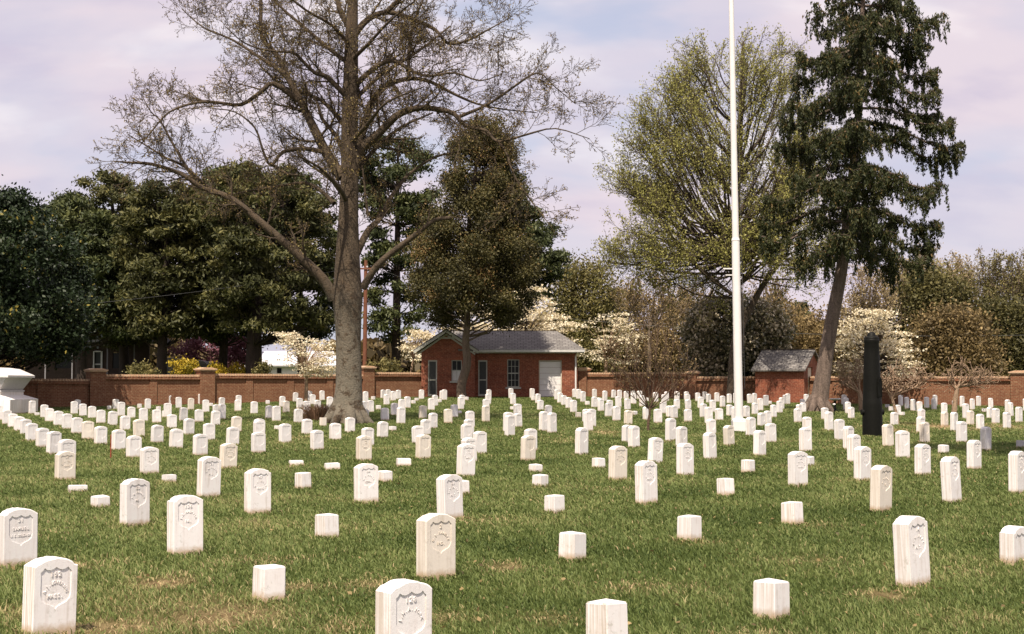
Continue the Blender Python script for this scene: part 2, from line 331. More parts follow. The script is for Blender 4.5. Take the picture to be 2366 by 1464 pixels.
STONES=[
(-0.54,7.15,0.43,'hw',0,'128|J.H.A.YORK|'),(0.5,7.53,0.27,'bw'),(-2.61,8.09,0.45,'hw',0,'192|A.J.LOVERING|MASS.'),(1.56,8.63,0.23,'bw'),(-1.58,9.31,0.24,'bw'),
(2.79,9.96,0.5,'hw',0,'14|J.H.HALL|N.Y.'),(-0.55,10.37,0.48,'hc',0,'2|U.B.RANDLE|IND.'),(-3.82,11.06,0.46,'hw',0,'31|SAMUEL|U.S.SOLDIER'),(3.96,11.28,0.29,'sw'),
(0.48,11.41,0.23,'bw'),(-2.7,11.83,0.5,'hw',0,'136|J.C.KAUFFER|PA.'),(1.59,12.84,0.23,'bw'),(-1.68,13,0.24,'bw'),(-3.74,14.18,0.47,'hw',0,'53|J.M.CONNER|ME.'),
(2.81,14.33,0.24,'bw'),(-0.64,14.85,0.47,'hw'),(0.46,15.47,0.22,'bw'),(-2.76,15.51,0.5,'hw'),(4.08,15.82,0.52,'hc'),(-4.65,16.15,0.16,'bw'),(1.58,16.78,0.51,'hw'),
(-1.72,16.88,0.49,'hw'),(5.2,16.88,0.55,'hw'),(-3.77,17.74,0.51,'hw'),(2.69,17.97,0.23,'bw'),(-0.65,18.13,0.19,'bw'),(6.48,18.32,0.55,'hw'),(-5.6,18.42,0.11,'lw'),
(-2.79,19.08,0.24,'bw'),(0.38,19.29,0.2,'bw'),(3.91,19.53,0.5,'hw'),(-4.86,20.24,0.14,'bw'),(-1.82,20.42,0.18,'bw'),(5.05,20.58,0.51,'hw'),(-6.51,20.8,0.45,'hc'),
(1.54,20.81,0.52,'hc'),(-0.7,21.53,0.51,'hw'),(2.63,21.7,0.51,'hw',-2),(6.29,21.87,0.5,'hw'),(-5.65,22.25,0.44,'hw'),(0.37,22.46,0.17,'bw'),(3.73,22.57,0.22,'bw'),
(-2.92,23.18,0.14,'lw'),(7.58,23.42,0.5,'hw'),(-4.69,23.57,0.44,'hc'),(1.43,23.57,0.19,'bw'),(-7.41,23.75,0.5,'hw'),(5,24.13,0.2,'bw'),(-1.84,24.24,0.16,'lw'),
(-3.68,24.34,0.11,'lw'),(2.5,25,0.49,'hw',-3),(6.09,25.4,0.53,'hw'),(-0.76,25.45,0.46,'hw'),(-2.69,25.92,0.47,'hc'),(0.29,26.04,0.48,'hc'),(3.66,26.35,0.51,'hw'),
(-1.65,26.45,0.47,'hc'),(7.33,26.78,0.54,'hw'),(-7.14,26.95,0.43,'hw'),(4.78,27.56,0.53,'hw',-2),(-6.08,27.83,0.43,'hw'),(1.36,27.91,0.55,'hw'),
(-9.05,28.18,0.48,'hw'),(-0.64,28.24,0.47,'hw'),(8.6,28.44,0.21,'bw'),(-5.13,28.87,0.43,'hw'),(6.02,29.25,0.53,'hw'),(9.86,29.7,0.52,'hg'),(0.39,29.71,0.47,'hw'),
(-8.21,29.76,0.46,'hw'),(-4.1,30.02,0.43,'hw'),(7.12,30.17,0.52,'hw'),(10.94,30.65,0.2,'bg'),(-7.26,30.81,0.43,'hw'),(2.65,30.98,0.5,'hw'),(3.7,31.14,0.47,'hw'),
(-10.32,31.37,0.45,'hw'),(8.3,31.47,0.51,'hc'),(-3.2,31.65,0.43,'hw'),(4.86,31.92,0.49,'hc',5),(-6.27,31.99,0.43,'hw'),(-9.38,32.52,0.45,'hw'),
(-2.16,32.88,0.44,'hw'),(9.57,33.06,0.51,'hc'),(-5.27,33.13,0.47,'hw'),(-8.32,33.43,0.45,'hw'),(2.7,33.43,0.43,'hw'),(6.08,33.5,0.47,'hw',2),
(10.56,33.5,0.51,'hg'),(3.78,34,0.58,'hw'),(-11.48,34.11,0.46,'hw'),(-1.09,34.19,0.44,'hw'),(7.95,34.58,0.54,'hw'),(-7.36,34.65,0.45,'hw'),(-4.31,34.77,0.45,'hw'),
(-6.18,34.85,0.5,'hw'),(-10.46,35.17,0.48,'hc'),(-3.27,35.99,0.43,'hw'),(-6.44,36.29,0.5,'hw'),(-9.52,36.41,0.48,'hc'),(-0.06,36.84,0.58,'hw'),
(6.2,37.05,0.52,'hw'),(-2.29,37.71,0.43,'hw'),(-8.58,37.84,0.46,'hw'),(-12.93,37.93,0.45,'hw'),(-1.15,37.93,0.43,'hw'),(5.3,37.93,0.45,'hw'),
(-5.47,38.02,0.45,'hw'),(-11.83,38.74,0.46,'hw'),(1.1,39.07,0.58,'hw'),(11.26,39.3,0.46,'hw'),(-4.47,39.31,0.44,'hw'),(-0.11,39.54,0.58,'hw'),
(-7.68,39.68,0.46,'hc'),(8.23,39.78,0.43,'hw'),(8.9,40.02,0.58,'hw'),(12.45,40.16,0.55,'hw'),(-13.92,40.25,0.43,'hw'),(0.89,40.26,0.58,'hw'),
(2.16,40.26,0.58,'hw'),(-3.38,40.36,0.15,'bw'),(-11.06,40.74,0.44,'hw'),(-6.69,40.75,0.17,'bw'),(13.51,41.14,0.49,'hw'),(-12.95,41.49,0.48,'hw'),
(14.49,41.74,0.51,'hw'),(-10.02,42,0.44,'hw'),(-2.34,42.16,0.48,'hw'),(-1.25,42.78,0.53,'hw'),(2.39,42.78,0.58,'hw'),(-14.98,42.79,0.45,'hw'),
(0.18,43.04,0.43,'hw'),(-5.76,43.42,0.3,'bc'),(7.62,43.59,0.43,'hw'),(-12.34,44.03,0.48,'hw'),(13.36,44.04,0.46,'hc'),(11.85,44.2,0.44,'hw'),
(-14.08,44.23,0.47,'hw'),(-9.23,44.33,0.47,'hw'),(14.36,44.68,0.48,'hc'),(3.65,44.84,0.47,'hc'),(6.21,44.96,0.58,'hw'),(12.96,45.15,0.52,'hw'),
(-3.55,45.52,0.55,'hg'),(-16.15,45.58,0.48,'hw'),(8.18,45.58,0.43,'hw'),(-2.07,46.22,0.47,'hc'),(4.73,46.22,0.48,'hw'),(7.25,46.27,0.56,'hw'),
(15.7,46.29,0.51,'hw'),(-13.38,46.39,0.46,'hw'),(-6.97,46.44,0.48,'hw'),(2.44,46.69,0.46,'hw'),(-11.65,46.75,0.46,'hw'),(9.43,47.02,0.47,'hw'),
(-4.89,47.3,0.43,'hw'),(-0.87,47.3,0.56,'hc'),(5.86,47.43,0.43,'hw'),(16.89,47.49,0.54,'hw'),(-10.43,47.52,0.44,'hw'),(-7.89,47.73,0.54,'hg'),
(3.52,48.04,0.51,'hw'),(-12.43,48.07,0.49,'hw'),(7.02,48.3,0.44,'hg'),(-15.73,48.46,0.47,'hw'),(0.19,48.54,0.58,'hw'),(-11.21,48.63,0.49,'hw'),
(-4.34,48.66,0.43,'hg'),(4.61,48.86,0.49,'hw'),(-6.59,49.91,0.45,'hw'),(10.97,49.97,0.45,'hw'),(-3.14,50.17,0.48,'hc'),(-10.22,50.18,0.55,'hg'),
(5.71,50.18,0.48,'hw'),(-18.11,50.2,0.57,'hw'),(-8.62,50.56,0.47,'hw'),(2.36,50.84,0.22,'bc'),(6.87,51.18,0.52,'hw'),(-2.07,51.19,0.49,'hw'),
(5.66,51.2,0.43,'hw'),(12.24,51.43,0.45,'hw'),(8.49,51.65,0.43,'hw'),(1.31,51.89,0.45,'hw'),(3.51,51.89,0.53,'hw'),(9.53,51.94,0.47,'hw'),(16.65,52.29,0.58,'hw'),
(-15.52,52.67,0.47,'hw'),(-14.1,52.78,0.45,'hw'),(17.71,52.86,0.45,'hw'),(8.1,53.08,0.45,'hw'),(-4.38,53.19,0.49,'hw'),(4.57,53.19,0.18,'bw'),
(-12.88,53.29,0.55,'hw'),(-13,53.35,0.27,'bw'),(-11.07,53.4,0.49,'hw'),(-7.75,53.76,0.56,'hw'),(-17.72,54.01,0.53,'hw'),(16.55,54.57,0.58,'hw'),
(-2.04,54.87,0.14,'bw'),(5.83,54.92,0.49,'hw'),(9.37,54.98,0.49,'hw'),(11.14,55.31,0.43,'hw'),(19.54,55.8,0.58,'hw'),(2.42,56.07,0.53,'hw'),(-10.16,56.14,0.53,'hw'),
(-16.98,56.41,0.51,'hw'),(-5.61,56.51,0.5,'hg'),(-15.56,56.74,0.58,'hw'),(15.6,57,0.18,'bw'),(8.07,57.25,0.51,'hw'),(-19.08,57.26,0.16,'bw'),
(-4.44,57.31,0.51,'hw'),(-9.09,57.35,0.5,'hc'),(-5.95,57.4,0.43,'hw'),(3.6,57.74,0.52,'hw'),(15.71,58,0.43,'hw'),(10.92,58.13,0.51,'hw'),(-8,58.58,0.48,'hw'),
(-3.34,58.88,0.51,'hw'),(-1.07,59.06,0.47,'hw'),(0.02,59.06,0.18,'bw'),(1.17,59.06,0.43,'hw'),(4.05,59.06,0.43,'hw'),(4.79,59.06,0.5,'hw'),(14.01,59.43,0.52,'hw'),
(12.19,59.68,0.45,'hw'),(-5.61,59.83,0.2,'bw'),(-2.16,59.97,0.54,'hw'),(-18.44,60.03,0.57,'hw'),(-20.41,60.61,0.58,'hw'),(7.5,60.67,0.43,'hw'),
(7.05,60.93,0.45,'hw'),(-13.1,60.97,0.56,'hw'),(2.43,61.11,0.5,'hw'),(10.66,61.19,0.55,'hw'),(-11.83,61.5,0.52,'hw'),(-4.53,61.69,0.52,'hw'),
(8.22,62.1,0.54,'hw'),(3.6,62.38,0.5,'hw'),(13.68,62.51,0.43,'hw'),(17.98,62.84,0.5,'hw'),(20.82,62.84,0.19,'bw'),(21.85,62.84,0.58,'hw'),(3.84,62.88,0.45,'hw'),
(4.7,62.88,0.5,'hw'),(-8.07,63.02,0.51,'hw'),(-9.48,63.58,0.49,'hw'),(5.85,64.02,0.53,'hw'),(17.12,64.4,0.23,'bw'),(12.19,64.43,0.56,'hw'),(-3.48,64.44,0.51,'hw'),
(-16.03,64.61,0.22,'bw'),(18.21,64.7,0.56,'hw'),(-13.19,64.73,0.58,'hw'),(23.39,64.89,0.58,'hw'),(-2.3,65.53,0.5,'hw'),(9.68,65.53,0.54,'hw'),
(2.4,65.75,0.47,'hw'),(3.47,65.75,0.22,'bw'),(-14.83,65.78,0.56,'hc'),(20.46,65.88,0.49,'hw'),(15.48,66.07,0.58,'hw'),(-5.83,66.18,0.51,'hw'),
(-20.24,66.36,0.5,'hw'),(19.66,66.38,0.55,'hw'),(21.44,66.38,0.54,'hw'),(0.05,66.65,0.55,'hw'),(-18.86,66.69,0.19,'bw'),(-10.78,66.83,0.52,'hw'),
(-1.13,66.99,0.51,'hw'),(-18.65,67.02,0.5,'hw'),(-17.16,67.1,0.51,'hw'),(18.78,67.72,0.58,'hw'),(-4.7,67.8,0.21,'bw'),(5.79,67.9,0.51,'hw'),(13.88,68.02,0.45,'hg'),
(-15.98,68.32,0.56,'hw'),(-17.9,68.47,0.25,'bw'),(8.47,68.77,0.51,'hw'),(20.02,68.79,0.55,'hw'),(1.25,69,0.49,'hw'),(23.19,69.01,0.5,'hw'),(18.18,69.01,0.2,'bg'),
(-7.43,69.23,0.58,'hw'),(-9.7,69.25,0.52,'hw'),(12.36,69.38,0.55,'hg'),(2.34,69.62,0.51,'hw'),(-3.57,69.99,0.2,'bw'),(-13.49,70.31,0.56,'hw'),
(-14.89,70.43,0.21,'bw'),(7.53,70.53,0.43,'hw'),(22.33,70.69,0.55,'hw'),(3.53,70.88,0.55,'hw'),(23.41,71.5,0.54,'hw'),(7.22,71.61,0.52,'hw'),
(-7.37,71.7,0.55,'hw'),(19.61,71.86,0.58,'hw'),(21.34,71.86,0.58,'hw'),(4.7,72.19,0.56,'hw'),(11.03,72.34,0.53,'hw'),(24.58,72.45,0.58,'hw'),
(10.02,72.63,0.49,'hw'),(-12.47,72.71,0.22,'bw'),(11.41,72.72,0.58,'hw'),(6.88,72.73,0.19,'bw'),(-4.88,72.86,0.18,'bw'),(13.22,73.12,0.19,'bw'),
(15.1,73.16,0.58,'hw'),(-6.13,73.48,0.52,'hw'),(12.27,73.55,0.53,'hw'),(-17.66,73.68,0.51,'hw'),(17.17,73.68,0.57,'hw'),(8.01,73.76,0.52,'hw'),
(12.56,73.81,0.57,'hw'),(1.1,73.83,0.26,'bw'),(14.16,73.84,0.51,'hg'),(8.55,73.93,0.54,'hw'),(14.31,73.95,0.58,'hw'),(-3.53,74.25,0.58,'hw'),
(-2.37,74.25,0.19,'bw'),(-1.21,74.25,0.58,'hw'),(-16.32,74.62,0.58,'hw'),(10.79,75,0.53,'hw'),(9.79,75.09,0.47,'hw'),(2.37,75.25,0.55,'hw'),(-7.37,75.54,0.22,'bw'),
(-4.84,76.13,0.54,'hw'),(-10.83,76.15,0.58,'hw'),(-11.59,76.23,0.52,'hw'),(-3.76,76.43,0.48,'hw'),(3.58,76.43,0.57,'hw'),(5.78,76.53,0.53,'hw'),
(-6.11,76.64,0.52,'hw'),(6.14,76.65,0.46,'hw'),(-15.24,76.73,0.22,'bw'),(6.53,76.82,0.49,'hw'),(6.89,77.01,0.47,'hw'),(-10.31,77.33,0.55,'hw'),
(22.14,77.62,0.45,'hw'),(9.51,77.68,0.48,'hw'),(-0.05,77.95,0.58,'hw'),(-6.83,78.51,0.53,'hw'),(1.11,78.74,0.57,'hw'),(5.61,78.8,0.47,'hw'),(10.68,78.9,0.47,'hw'),
(-7.16,79.02,0.5,'hw'),(-14.19,79.32,0.56,'hw'),(3.51,79.54,0.52,'hw'),(-12.75,79.55,0.58,'hw'),(4.7,81.19,0.48,'hw'),(-10.19,81.52,0.54,'hw'),
]

def grass():
    n=860000
    u=rs.rand(n); p=.42; y0,y1=5.5,80.
    Y=(y0**p+u*(y1**p-y0**p))**(1/p); X=(rs.rand(n)*2-1)*(.39*Y+1.6)
    # tufts: pull a share of the blades to tuft centres
    tx=np.round(X/.11)+.35*np.sin(Y*40); k=rs.rand(n)<.45
    X=np.where(k,(tx+.25*rs.randn(n)*.8)*.11,X)
    ex=[];ey=[]
    for st in STONES:                  # longer untrimmed blades against each stone
        if st[1]>45: continue
        m_=int(220*min(1,11/st[1]))+20; hw,hd=(.145,.07) if st[3][0]=='h' else (.09,.09); t=rs.rand(m_)*4; f=rs.rand(m_)*2-1
        lx=np.where(t<1,hw,np.where(t<2,-hw,f*hw)); ly=np.where(t<2,f*hd,np.where(t<3,hd,-hd)); o=1+.25*rs.rand(m_); a_=math.radians(43); lx=lx*o; ly=ly*o
        ex.append(st[0]+lx*math.cos(a_)-ly*math.sin(a_)); ey.append(st[1]+lx*math.sin(a_)+ly*math.cos(a_))
    nt_=2600; ty=6+34*rs.rand(nt_)**1.5; txx=(rs.rand(nt_)*2-1)*(.4*ty+1); sg=.02+.035*rs.rand(nt_); kk=12
    ex.append((txx[:,None]+sg[:,None]*rs.randn(nt_,kk)).ravel()); ey.append((ty[:,None]+sg[:,None]*rs.randn(nt_,kk)).ravel())
    n0=len(X); X=np.concatenate([X]+ex); Y=np.concatenate([Y]+ey); rim=np.arange(len(X))>=n0
    s=strawf(X,Y); keep=rs.rand(len(X))>s*.78; X,Y,s,rim=X[keep],Y[keep],s[keep],rim[keep]; n=len(X)
    pf=patchfield(X,Y); hs=np.clip(pf,.2,1)
    H=(.018+.036*hs)*(.6+.8*rs.rand(n))*(1-.45*s)*np.clip(.9+Y/60,1,1.8)*np.where(rim,1.5,1)
    Wd=.0025*(Y/7)**.85*(.7+.7*rs.rand(n))
    a=rs.rand(n)*6.283; lean=(.25+.75*rs.rand(n))*H*(.8+.9*s); lx,ly=np.cos(a)*lean-.2*H,np.sin(a)*lean
    ang=rs.rand(n)*3.1416*.7-.35*3.1416; wx,wy=np.cos(ang)*Wd,np.sin(ang)*Wd
    Z=GZ(X,Y)-.012
    tip=.25
    P=np.zeros((n,6,3),np.float32)
    for j,(h,l,w) in enumerate(((0,0,1),(.6,.35,.85),(1,1,tip))):
        for sgn,o in ((-1,0),(1,1)):
            P[:,j*2+o,0]=X+lx*l+sgn*wx*w; P[:,j*2+o,1]=Y+ly*l+sgn*wy*w; P[:,j*2+o,2]=Z+H*h*(1-.25*l)
    b=np.arange(n)*6; Q=np.stack([np.stack([b,b+1,b+3,b+2],-1),np.stack([b+2,b+3,b+5,b+4],-1)],1).reshape(-1,4)
    tint=np.clip(.36+.55*(pf-.45)+.15*rs.randn(n)+.0*Y,0,.8); tint=np.where(rs.rand(n)<.018+.85*s,.75+.25*rs.rand(n),tint)
    tint=np.where(rim,tint+.1,tint)
    tint=tint+.06*np.sin(Y*1.9+.6*np.sin(X*.8))*(Y<40)
    big=np.sin(X*.5+2*np.sin(Y*.21))*np.sin(Y*.33); tint=np.clip(tint+.07*big,0,1)
    me=quads_mesh('grass_blades',P.reshape(-1,3),Q,M['grass'],np.repeat(tint,6))
    tag(link('grass',me),'short spring lawn of mixed green blades with straw coloured patches','grass',kind='stuff')
grass()
# ------------------------------------------------------------ gravestones
def arcpts(W_,H,rise,n=14):
    w=W_/2; R=(w*w+rise*rise)/(2*rise); cz=H-R; a=math.asin(w/R)
    return [(R*math.sin(-a+2*a*i/n),cz+R*math.cos(-a+2*a*i/n)) for i in range(n+1)]
SH=[(0,0),(.018,-.011),(.036,-.0155),(.056,-.0125),(.072,-.002),(.082,-.016),(.096,-.026),(.094,-.045),(.094,-.15),(.086,-.178),(.066,-.198),(.035,-.21),(.012,-.222),(0,-.236)]
def shield(zt): return [(x,zt+z) for x,z in SH]+[(-x,zt+z) for x,z in SH[-2:0:-1]]
WS,TS=.272,.122
def headstone_mesh(H,tone,var):
    r=random.Random(int(H*100)*7+var*131+len(tone)); mb=MB()
    arc=arcpts(WS,H,.042+.006*r.random()); out=[(WS/2,-.18)]+[(x,z) for x,z in arc[::-1]]+[(-WS/2,-.18)]
    # worn corners and edges
    out=[(x*(1-.016*r.random()),z-(.005*r.random() if z>.1 else 0)) for x,z in out]
    ck=(2,len(out)-3)[var%2]
    if var: out[ck]=(out[ck][0]*.955,out[ck][1]-.007)
    e=.005; cz=H*.45
    inn=[(x-math.copysign(e,x) if abs(x)>e else x, z-e if z>.1 else z) for x,z in out]
    n=len(out); y0,y1=-TS/2,TS/2
    base=len(mb.v)
    mb.v+=[(x,y0,z) for x,z in inn]+[(x,y0+e,z) for x,z in out]+[(x,y1-e,z) for x,z in out]+[(x,y1,z) for x,z in inn]
    for k in range(3):
        for i in range(n):
            j=(i+1)%n; mb.f.append((k*n+j,k*n+i,(k+1)*n+i,(k+1)*n+j)[::-1])
    mb.f.append(tuple(3*n+i for i in range(n)))
    sh=shield(H-.052); m_=len(sh); b=len(mb.v)
    mb.v+=[(x,y0,z) for x,z in sh]+[(x*.985,y0+.0055,z) for x,z in sh]
    for i in range(m_):
        j=(i+1)%m_; mb.f.append((b+i,b+j,b+m_+j,b+m_+i))
    for tri in tessellate_polygon([[Vector((x,z,0)) for x,z in inn],[Vector((x,z,0)) for x,z in sh]]):
        idx=[t if t<n else b+t-n for t in tri]; mb.f.append(tuple(idx))
    for tri in tessellate_polygon([[Vector((x,z,0)) for x,z in sh]]): mb.f.append(tuple(b+m_+t for t in tri))
    me=bpy.data.meshes.new('headstone'); me.from_pydata(mb.v,[],mb.f); me.materials.append(M[tone]); me.update()
    import bmesh
    bm=bmesh.new(); bm.from_mesh(me); bmesh.ops.recalc_face_normals(bm,faces=bm.faces); bm.to_mesh(me); bm.free()
    return me
def block_mesh(w,dp,H,tone,var,chip=False):
    import bmesh
    r=random.Random(var*17+int(H*100)); bm=bmesh.new(); bmesh.ops.create_cube(bm,size=1)
    for v in bm.verts:
        top=v.co.z>0; v.co.x*=w*(.97 if top else 1.02)*(1-.02*r.random()); v.co.y*=dp*(.97 if top else 1.02)*(1-.02*r.random()); v.co.z=(H-.012*r.random()) if top else -.15
    bmesh.ops.bevel(bm,geom=list(bm.edges),offset=.007,segments=2,affect='EDGES')
    me=bpy.data.meshes.new('grave_marker'); bm.to_mesh(me); bm.free(); me.materials.append(M[tone]); return me
_ch={}
def charmesh(ch):
    if ch in _ch: return _ch[ch]
    cu=bpy.data.curves.new('c','FONT'); cu.body=ch; cu.size=1; cu.resolution_u=2; cu.extrude=.06; cu.align_x='CENTER'; cu.offset=.012
    o=bpy.data.objects.new('c',cu); C.objects.link(o); dg=bpy.context.evaluated_depsgraph_get(); dg.update()
    me=bpy.data.meshes.new_from_object(o.evaluated_get(dg)); vs=[tuple(v.co) for v in me.vertices]; fs=[tuple(p.vertices) for p in me.polygons]
    xs=[v[0] for v in vs] or [0]; _ch[ch]=(vs,fs,max(xs)-min(xs)); bpy.data.objects.remove(o); return _ch[ch]
def inscription(parent,H,txt,tone):
    num,name,state=(txt.split('|')+['',''])[:3]; mb=MB(); y=-TS/2+.0045; zt=H-.052
    def put(ch,x,z,size,rot=0):
        vs,fs,w=charmesh(ch); c,s=math.cos(rot),math.sin(rot)
        mb.add([(x+(vx*c-vy*s)*size, y-vz*size*1.5, z+(vx*s+vy*c)*size) for vx,vy,vz in vs],fs)
    def line(t_,z,size,sp_=.78):
        n=len(t_); step=size*sp_
        for i,ch in enumerate(t_):
            if ch!=' ': put(ch,(i-(n-1)/2)*step,z,size*1.08)
    line(num,zt-.052,.034,.72)
    if len(name)<=7 and state.startswith('U.S'):
        line(name,zt-.115,.028,.8); line(state,zt-.165,.024,.62)
    else:
        R=.062; n=len(name); cz=zt-.155
        for i,ch in enumerate(name):
            if ch in ' ': continue
            a=(i-(n-1)/2)/(max(n-1,1))*math.radians(150); put(ch,R*math.sin(a),cz+R*math.cos(a),.024,-a)
        line(state,zt-.172,.028,.72)
    if not mb.v: return
    return mb.build('inscription',M[tone],parent)
NAMES='31|J.T.MILLS|N.Y.;47|W.H.COLE|OHIO;9|D.R.ADAMS|VT.;62|C.F.REED|MASS.;88|H.S.WELLS|CONN.;105|E.N.BROWN|PA.;71|T.M.CLARK|N.J.;140|A.P.STONE|ME.;22|G.W.LANE|MICH.'.split(';')
LM=[(20,'the white pedestal'),(125,'the shaded left end of the wall'),(225,'the leftmost capped wall pillar'),(370,'the round forsythia bush'),(478,'the second capped wall pillar'),(590,'the thick dark pine trunk'),
    (705,'the small white dogwood'),(800,'the big bare tree'),(908,'the wall section left of the house'),(1000,'the leftmost screen door'),(1075,'the cedar trunk'),(1186,'the paned house window'),(1270,'the white garage door'),
    (1345,'the white downspout'),(1425,'the wall left of the sapling'),(1500,'the bare sapling'),(1610,'the wall right of the sapling'),(1705,'the white flagpole'),(1805,'the small brick shed'),(1895,'the leaning spruce trunk'),
    (2015,'the black cannon barrel'),(2110,'the wall right of the cannon'),(2212,'the gnarled pruned tree'),(2310,'the right wall pillar')]
ORD='nearest,second nearest,third nearest,fourth nearest,fifth nearest,sixth nearest,seventh nearest,eighth nearest,ninth nearest,tenth nearest,eleventh nearest,twelfth nearest,thirteenth nearest,fourteenth nearest,fifteenth nearest,sixteenth nearest,seventeenth nearest,eighteenth nearest,nineteenth nearest,twentieth nearest,twenty-first nearest,twenty-second nearest,twenty-third nearest,twenty-fourth nearest,twenty-fifth nearest'.split(',')
def stones():
    cnt={}; cache={}; TN={'w':'white','c':'cream','g':'grey'}; ni=0  # grey key marks tree-shaded stones, the shade put into their colour
    for i,st in enumerate(STONES):
        X,Y,H,kt=st[:4]; lean=st[4] if len(st)>4 else 0; txt=st[5] if len(st)>5 else ''
        k,tn=kt; tone=TN[tn if not(tn=='g' and k=='h') else 'w']
        if tn=='g' and k=='h' and i%3==0: tone='grey'
        px=CX+F*X/Y; lm=min(LM,key=lambda l:abs(l[0]-px))[1]
        kk='h' if k=='h' else 'b'; c=cnt.get((kk,lm),0); cnt[(kk,lm)]=c+1
        a=math.radians(43+rnd.gauss(0,3.5)); var=i%3
        if k=='h':
            Hq=round(H*50)/50; key=(Hq,tone,var)
            if key not in cache: cache[key]=headstone_mesh(*key)
            me=cache[key]; name='headstone'
            lab='%s rounded headstone below %s, %s the camera'%({'white':'white','cream':'weathered cream','grey':'shade-greyed'}[tone],lm,ORD[min(c,24)])
            if txt: lab='white headstone inscribed %s, below %s'%(txt.split('|')[0],lm)
            cat='headstone'; grp='white marble headstones standing in rows'
        elif k=='b':
            Hq=round(H*50)/50; key=('b',Hq,tone,var)
            if key not in cache: cache[key]=block_mesh(.165,.165,Hq,tone,var)
            me=cache[key]; name='grave_marker'; lab='low %s marker block below %s, %s the camera'%(tone,lm,ORD[min(c,24)])
            cat='grave marker'; grp='low square grave markers between the headstones'
        elif k=='l':
            Hq=round(H*50)/50; key=('l',Hq,tone,var)
            if key not in cache: cache[key]=block_mesh(.24,.13,Hq,tone,var)
            me=cache[key]; name='grave_marker'; lab='sunken flat marker slab below %s, %s the camera'%(lm,ORD[min(c,24)])
            cat='grave marker'; grp='low square grave markers between the headstones'
        else:
            me=headstone_mesh(.30,'white',1); name='headstone'; lab='broken short headstone sunk in the lawn at the right edge'; cat='headstone'; grp='white marble headstones standing in rows'
        if k=='l': a-=math.radians(20)
        if X<-12 and Y<60: a-=math.radians(6)
        ob=link(name,me); ob.location=(X,Y,gz(X,Y)-.012)
        ob.rotation_euler=(math.radians(rnd.gauss(0,1.1)),math.radians(rnd.gauss(0,.9)-lean),a)
        if k=='h': ob.scale=(1,1,1)
        tag(ob,lab,cat,grp)
        if k=='h' and Y<26:
            if not txt: txt=NAMES[ni%len(NAMES)]; ni+=1
            inscription(ob,Hq,txt,tone)
stones()
# ------------------------------------------------------------ brick perimeter wall
def grid_wall(W_,H,T,ops,y=0,z0=0):    # wall in x,z with real openings (x0,x1,z0,z1)
    mb=MB(); xs=sorted({0,W_}|{v for o in ops for v in o[:2]}); zs=sorted({z0,H}|{v for o in ops for v in o[2:]})
    def solid(i,j):
        if i<0 or j<0 or i>=len(xs)-1 or j>=len(zs)-1: return False
        cx,cz=(xs[i]+xs[i+1])/2,(zs[j]+zs[j+1])/2
        return not any(o[0]<cx<o[1] and o[2]<cz<o[3] for o in ops)
    for i in range(len(xs)-1):
        for j in range(len(zs)-1):
            if not solid(i,j): continue
            a,b,c,d=xs[i],xs[i+1],zs[j],zs[j+1]
            mb.add([(a,y,c),(b,y,c),(b,y,d),(a,y,d)],[(0,1,2,3)]); mb.add([(a,y+T,c),(b,y+T,c),(b,y+T,d),(a,y+T,d)],[(3,2,1,0)])
            if not solid(i-1,j): mb.add([(a,y,c),(a,y+T,c),(a,y+T,d),(a,y,d)],[(3,2,1,0)])
            if not solid(i+1,j): mb.add([(b,y,c),(b,y+T,c),(b,y+T,d),(b,y,d)],[(0,1,2,3)])
            if not solid(i,j-1): mb.add([(a,y,c),(b,y,c),(b,y+T,c),(a,y+T,c)],[(3,2,1,0)])
            if not solid(i,j+1): mb.add([(a,y,d),(b,y,d),(b,y+T,d),(a,y+T,d)],[(0,1,2,3)])
    return mb
